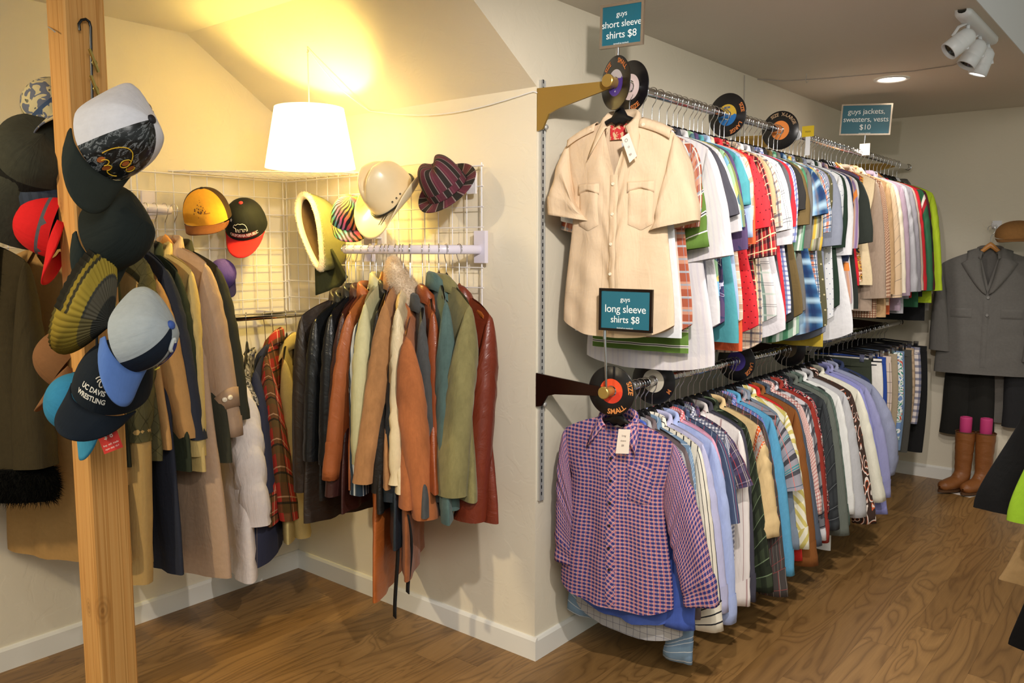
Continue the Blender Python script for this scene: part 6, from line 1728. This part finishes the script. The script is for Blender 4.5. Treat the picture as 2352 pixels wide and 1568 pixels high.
for i, (y, d, lit) in enumerate(((-.17, (-.62, -.45, -.62), False), (.05, (-.40, -.30, -.85), False), (.22, (-.30, -.05, -.95), True))):
    d = np.array(d); d /= np.linalg.norm(d)
    c = np.array([-.012, y, -.085]) + d * .02
    M = frame(c, np.cross(d, (0, 1, 0.1)), za=-d)
    hd = empty('lamp_head', parent) if False else None
    h = MB().lathe([(.0005, .060), (.02, .058), (.034, .042), (.037, .012), (.0365, .008), (.037, .006), (.037, -.010), (.0362, -.012), (.037, -.014), (.037, -.052), (.034, -.054), (.031, -.04)], 28, M).build('lamp_head', M_LAMPW, tk)
    e = MB().lathe([(.0315, -.038), (.018, -.018), (.0005, -.012)], 24, M)
    e.build('reflector', plain('lit_reflector', '#ffffff', .3, emit='#fff6ea', es=25) if lit else plain('dark_reflector', '#55575a', .15, .9), h)
    st = MB()
    for s in (-1, 1):
        q0 = c + np.array(M.to_3x3() @ Vector((.039 * s, 0, .0))); q1 = np.array([-.004, y + .014 * s, -.028])
        st.tube([q0, q0 * .55 + q1 * .45 + np.array([0, .004 * s, .012]), q1], .007, 6, flat=(1, .25))
    st.build('yoke', M_LAMPW, tk)
# thin cable stapled across the grey ceiling
pts = [on(u, v, z=H - .004) for u, v in ((1735, 182), (1800, 186), (1900, 180), (2000, 171), (2100, 163), (2190, 150), (2232, 130))]
o = MB().tube(pts, .0022, 6).build('ceiling_cable', plain('grey_cable', '#a8a098', .6)); tag(o, 'thin pale cable stapled across the grey ceiling to the spotlight bar', 'cable')
o = MB().tube([(.004, 1.72, H - .01), (.004, 1.73, 2.2), (.004, 1.73, 1.9)], .0022, 6).build('wall_cable', plain('grey_cable2', '#a8a098', .6)); tag(o, 'thin cable running down the long wall from the ceiling', 'cable')
pts = [on(u, v, z=H - .02) for u, v in ((1852, 178), (1850, 184), (1853, 190), (1857, 186))]
o = MB().tube([pts[0] + np.array([0, 0, .02])] + pts, .0018, 6).build('ceiling_hook', M_STEEL); tag(o, 'small screw hook in the grey ceiling near the downlight', 'hook')

# ================================================================ FAR WALL: SUIT, TROUSERS, BOOTS
yw = YD - .15
def Wpt(u, v, y=yw): return on(u, v, y=y)
hk = Wpt(2280, 520)
pg = empty('wall_hook', (hk[0], YD, hk[2] + .01), 0, 'white wall hook above the grey suit jacket', 'hook')
MB().box((-.026, -.012, -.02), (.026, 0, .03)).build('plate', M_WHITEPL, pg)
MB().tube([(0, -.01, .0), (0, -.08, -.012), (0, -.14, -.02), (0, -.16, -.005), (0, -.164, .012)], .006, 8).build('arm', M_WHITEPL, pg)
GREY = S('#6b6864', mottled=.16, wrinkle=.35)
SLOC = (hk[0] - .005, yw, hk[2] - .015)
def zl(u, v): return Wpt(u, v)[2] - SLOC[2]
shz = zl(2190, 580)
gs = make('blazer', 'grey wool suit jacket | hung on the far wall', 'jacket', GREY, SLOC, .16, None, hang='wood', hgroup=None, W=.265, L=-.088 - zl(2240, 850), B=.055, bs=.055, slope=.34, Wh=.28, nr=50, nc=80, sr=36, sc=26, vopen=.20, neck=.066, nd=.05, collar='shirt', ckw=dict(h=.03, drop=.04, point=.045, spread=.0), cuffR=(.34, zl(2330, 825)), cuffL=(.315, zl(2160, 800)), cw=.135, swingR=.03, swingL=.01, fold=.002, sfold=.0012, name='suit_jacket')
r = gs.root
for s in (-1, 1):                                                                       # lapels
    rows = []
    for t in np.linspace(0, 1, 16):
        z = -.095 + t * (-.30 + .0); xe = s * (.062 * (1 - t) ** .8 + .004)
        w = .075 * math.sin(PI * min(.12 + t * .62, 1)) if t > .28 else .060 + .05 * t
        if t > .28: w = .110 * (1 - (t - .28) / .72) ** .75 + .004
        x = [xe + s * w * q for q in np.linspace(0, 1, 5)]
        zz = [min(z - .02 * q, float(gs.ztop(np.array([a]), True)[0]) + .012) for q, a in zip(np.linspace(0, 1, 5), x)]
        rows.append([(a, float(gs.at(np.array([a]), np.array([min(c, float(gs.ztop(np.array([a]), True)[0]))]), True, .004 + .008 * math.sin(PI * q))[0, 1]), c) for a, c, q in zip(x, zz, np.linspace(0.1, .9, 5))])
    MB().grid(np.array(rows)).build('lapel', GREY, r, solid=.003)
for s in (-1, 1): gs.patch('pocket_flap', GREY, r, s * .14 - .06, s * .14 + .06, -.50, -.56, off=.008)
gs.patch('front_edge', GREY, r, -.02, .012, -.40, -gs.L - .06, off=.006, n=(5, 24))
gs.buttons(plain('grey_button', '#7f7c78', .3), r, .005, [-.43, -.54], .009, off=.011)
for i in range(4):
    O_, I_, Ln_ = gs.sleeve_pts(1); q = O_[-1] + np.array([-.03, .025 + .02 * i])
    MB().lathe([(.001, .003), (.006, .002), (.007, -.001)], 12, frame((q[0], -.052, q[1]), (1, 0, 0), za=(0, -1, 0))).build('button', plain('pale_suit_button', '#b9b4aa', .3), r)
def hung_trousers(u0, u1, v0, v1, y, label, mat, name='trousers', flare=1.15):
    a, b_ = on(u0, v0, y=y), on(u1, v0, y=y); zb = on((u0 + u1) / 2, v1, y=y)[2]
    c = (a + b_) / 2; w = (b_ - a)[0]
    root = empty(name, c, 0, label, 'trousers' if name == 'trousers' else 'skirt')
    h = c[2] - zb
    def leg(cx, hw):
        t = np.linspace(0, 1, 16); th = np.linspace(0, 2 * PI, 28, endpoint=False)
        return MB().grid(np.array([[(cx * (1 + .5 * q * (flare - 1)) + hw * (1 + (flare - 1) * q) * math.cos(k) * (1 + .03 * math.sin(4 * k + 6 * q)), .032 * math.sin(k) + .006 * math.sin(3 * k + cx * 30), -h * q) for k in th] for q in t]), closed=True)
    if name == 'trousers':
        leg(-w * .25, w * .26).build('leg', mat, root); leg(w * .25, w * .26).build('leg', mat, root)
    else: leg(0, w * .5).build('panel', mat, root)
    MB().grid(np.array([[(w * .51 * math.cos(k), .034 * math.sin(k), z) for k in np.linspace(0, 2 * PI, 28)] for z in (.02, -.03)])).build('waistband', mat, root)
    return root
hung_trousers(2175, 2285, 835, 1000, YD - .06, 'black trousers hanging below the left of the grey suit jacket', S('#262522'), flare=1.2)
hung_trousers(2240, 2330, 835, 968, YD - .035, 'sheer grey skirt hanging behind the black trousers', S('#6a6660'), name='skirt', flare=1.1)
hung_trousers(2310, 2420, 835, 985, YD - .09, 'dark charcoal trousers hanging at right below the grey suit jacket', S('#2a2a2c'), flare=1.0)
# tan cap and dark coat at the right edge
M = hat_frame(on(2335, 540, y=YD - .30), (-.15, .95, .25), (-.55, -.35, .75))
r, cp = cap('tan brown flat cap at the right edge above a black coat', M, S('#8a6236', mottled=.25), None, S('#7a5630'), Hc=.085, R=(.115, .125), brimL=.035, name='flat_cap')
make('coat', 'black wool coat | under the tan cap at far right', 'coat', S('#161616'), tuple(on(2420, 530, y=YD - .07)), .0, None, hang='black', W=.20, L=.70, B=.03, bs=.03, vopen=.05)

# ---- boots
M_BOOT = LEATHER('#8a5428', .5); M_SOLE = plain('boot_sole', '#5a3a1e', .7); M_PINK = plain('pink_foam', '#c83a78', .7)
def boot(p, yaw, label):
    root = empty('tall_boot', p, yaw, label, 'boot', 'tan boots on the floor')
    rows = []
    t = np.linspace(0, 1, 30); n = 28
    for q in t:                                   # spine from toe to shaft top
        if q < .38:
            s = q / .38; cy = -.165 + .13 * s; cz = .042 + .012 * s; rw = .030 + .018 * math.sin(min(s * 1.6, 1) * PI / 2); rh = .028 + .018 * s; tilt = 0.15 * s
        elif q < .62:
            s = (q - .38) / .24; a = s * PI / 2; cy = -.035 + .065 * math.sin(a); cz = .054 + .075 * (1 - math.cos(a)); rw = .047; rh = .046 + .012 * math.sin(PI * s); tilt = .15 + s * (PI / 2 - .15)
        else:
            s = (q - .62) / .38; cy = .030 + .006 * s; cz = .129 + .26 * s; rw = .047 + .012 * s + .002 * math.sin(s * 25); rh = .048 + .014 * s; tilt = PI / 2
        if q == 0: rw = rh = .004
        elif q < .05: rw *= .75; rh *= .8
        row = []
        for k in np.linspace(0, 2 * PI, n, endpoint=False):
            x = rw * math.cos(k); w = rh * math.sin(k)
            y = cy - w * math.sin(tilt); z = cz + w * math.cos(tilt)
            row.append((x, y, max(z, .020)))
        rows.append(row)
    MB().grid(np.array(rows), closed=True).build('upper', M_BOOT, root)
    s = MB(); k_ = np.linspace(0, 2 * PI, 36, endpoint=False)
    ol = [(.044 * math.cos(k) * (1 - .22 * (math.sin(k) > 0) * math.sin(k)), -.045 + .128 * math.sin(k) * 1.0) for k in k_]
    P_ = np.array([[(x, y, z) for x, y in ol] for z in (.008, .022)]); s.grid(P_, closed=True); s.add(P_[0], [list(range(35, -1, -1))]); s.add(P_[1], [list(range(36))])
    s.build('sole', M_SOLE, root)
    MB().box((-.034, .022, 0), (.034, .085, .02)).build('heel', M_SOLE, root)
    MB().tube([(.057 * math.cos(a), .036 - .060 * math.sin(a), .386) for a in np.linspace(0, 2 * PI, 30)], .004, 6).build('top_binding', M_SOLE, root)
    return root
BOOTS = []
for u, ang, lb in ((2217, -.5, 'left'), (2264, -.4, 'right')):
    q = on(u, 1000, y=3.54 if lb == 'left' else 3.57)
    o_ = (q[0] + .034 * math.sin(ang), q[1] - .034 * math.cos(ang), .0035)
    boot(o_, ang, 'tan leather tall boot, %s one of the pair below the suit' % lb)
    o = MB().lathe([(.0005, -.20), (.034, -.20), (.036, .075), (.034, .085), (.022, .087), (.021, .07), (.0005, .07)], 24, Matrix.Translation((q[0], q[1], .40))).build('boot_shaper', M_PINK)
    tag(o, 'pink foam roll standing in the %s tan boot' % lb, 'boot shaper', 'pink boot shapers')
a = [on(u, v, z=.002) for u, v in ((2172, 1128), (2228, 1142), (2300, 1122), (2240, 1100))]
b = MB(); b.add([p + np.array([0, 0, -.0015]) for p in a] + [p + np.array([0, 0, .0005]) for p in a], [(3, 2, 1, 0), (4, 5, 6, 7), (0, 1, 5, 4), (1, 2, 6, 5), (2, 3, 7, 6), (3, 0, 4, 7)], None, 0, False)
o = b.build('paper_sheet', M_PAPER); tag(o, 'white paper sheet on the floor under the tan boots', 'paper')

# ================================================================ NEAR RIGHT EDGE: END OF ANOTHER RAIL
XR2, ZR2 = 1.62, 1.55
rr = empty('garment_rail', (XR2, 0.3, ZR2), 0, 'chrome rail just outside the right edge holding the black and lime coats', 'rail')
MB().tube([(0, 0, 0), (0, .8, 0), (0, 1.6, 0)], RR, 16).build('tube', M_CHROME, rr)
for y in (0.0, 1.6): MB().tube([(0, y, 0), (0, y, -.8), (0, y, -ZR2)], .014, 12).build('upright', M_CHROME, rr)

def left_hem(u, v, y, wh): p = on(u, v, y=y); return p[0] + wh, p[2]
def near(y, u, v, kind, label, mat, wh=.27, yaw=0.0, cat='coat', **p):
    x, z = left_hem(u, v, y, wh)
    L_ = ZR2 - .088 - z
    return make(kind, label, cat, mat, (x, y, ZR2), yaw, 'coats at the right edge', hgroup='hangers at the right edge', W=p.pop('W', .21), Wh=wh, L=L_, B=.035, **p)
near(.50, 2312, 1178, 'coat', 'lime green jacket | in front of black flared coat', S('#9cc832'), wh=.30, W=.22, cuffL=(.19, -.42), name='jacket')
near(.60, 2236, 1150, 'coat', 'black flared wool coat | nearest the boots at right edge', S('#151516'), wh=.38, W=.26, cuffL=(.22, -.42))
near(.72, 2294, 1315, 'coat', 'beige cotton coat | right edge, below the black flared coat', S('#a88a5e'), wh=.36, W=.17, sl=.3)
near(.82, 2316, 1465, 'coat', 'long black coat | right edge, below the beige coat', S('#101012'), wh=.36, W=.17, sl=.3)
near(.36, 2345, 1590, 'coat', 'maroon dress | lowest at the right edge', S('#4a1428'), wh=.34, W=.15, nosleeve=True, name='dress', cat='dress')
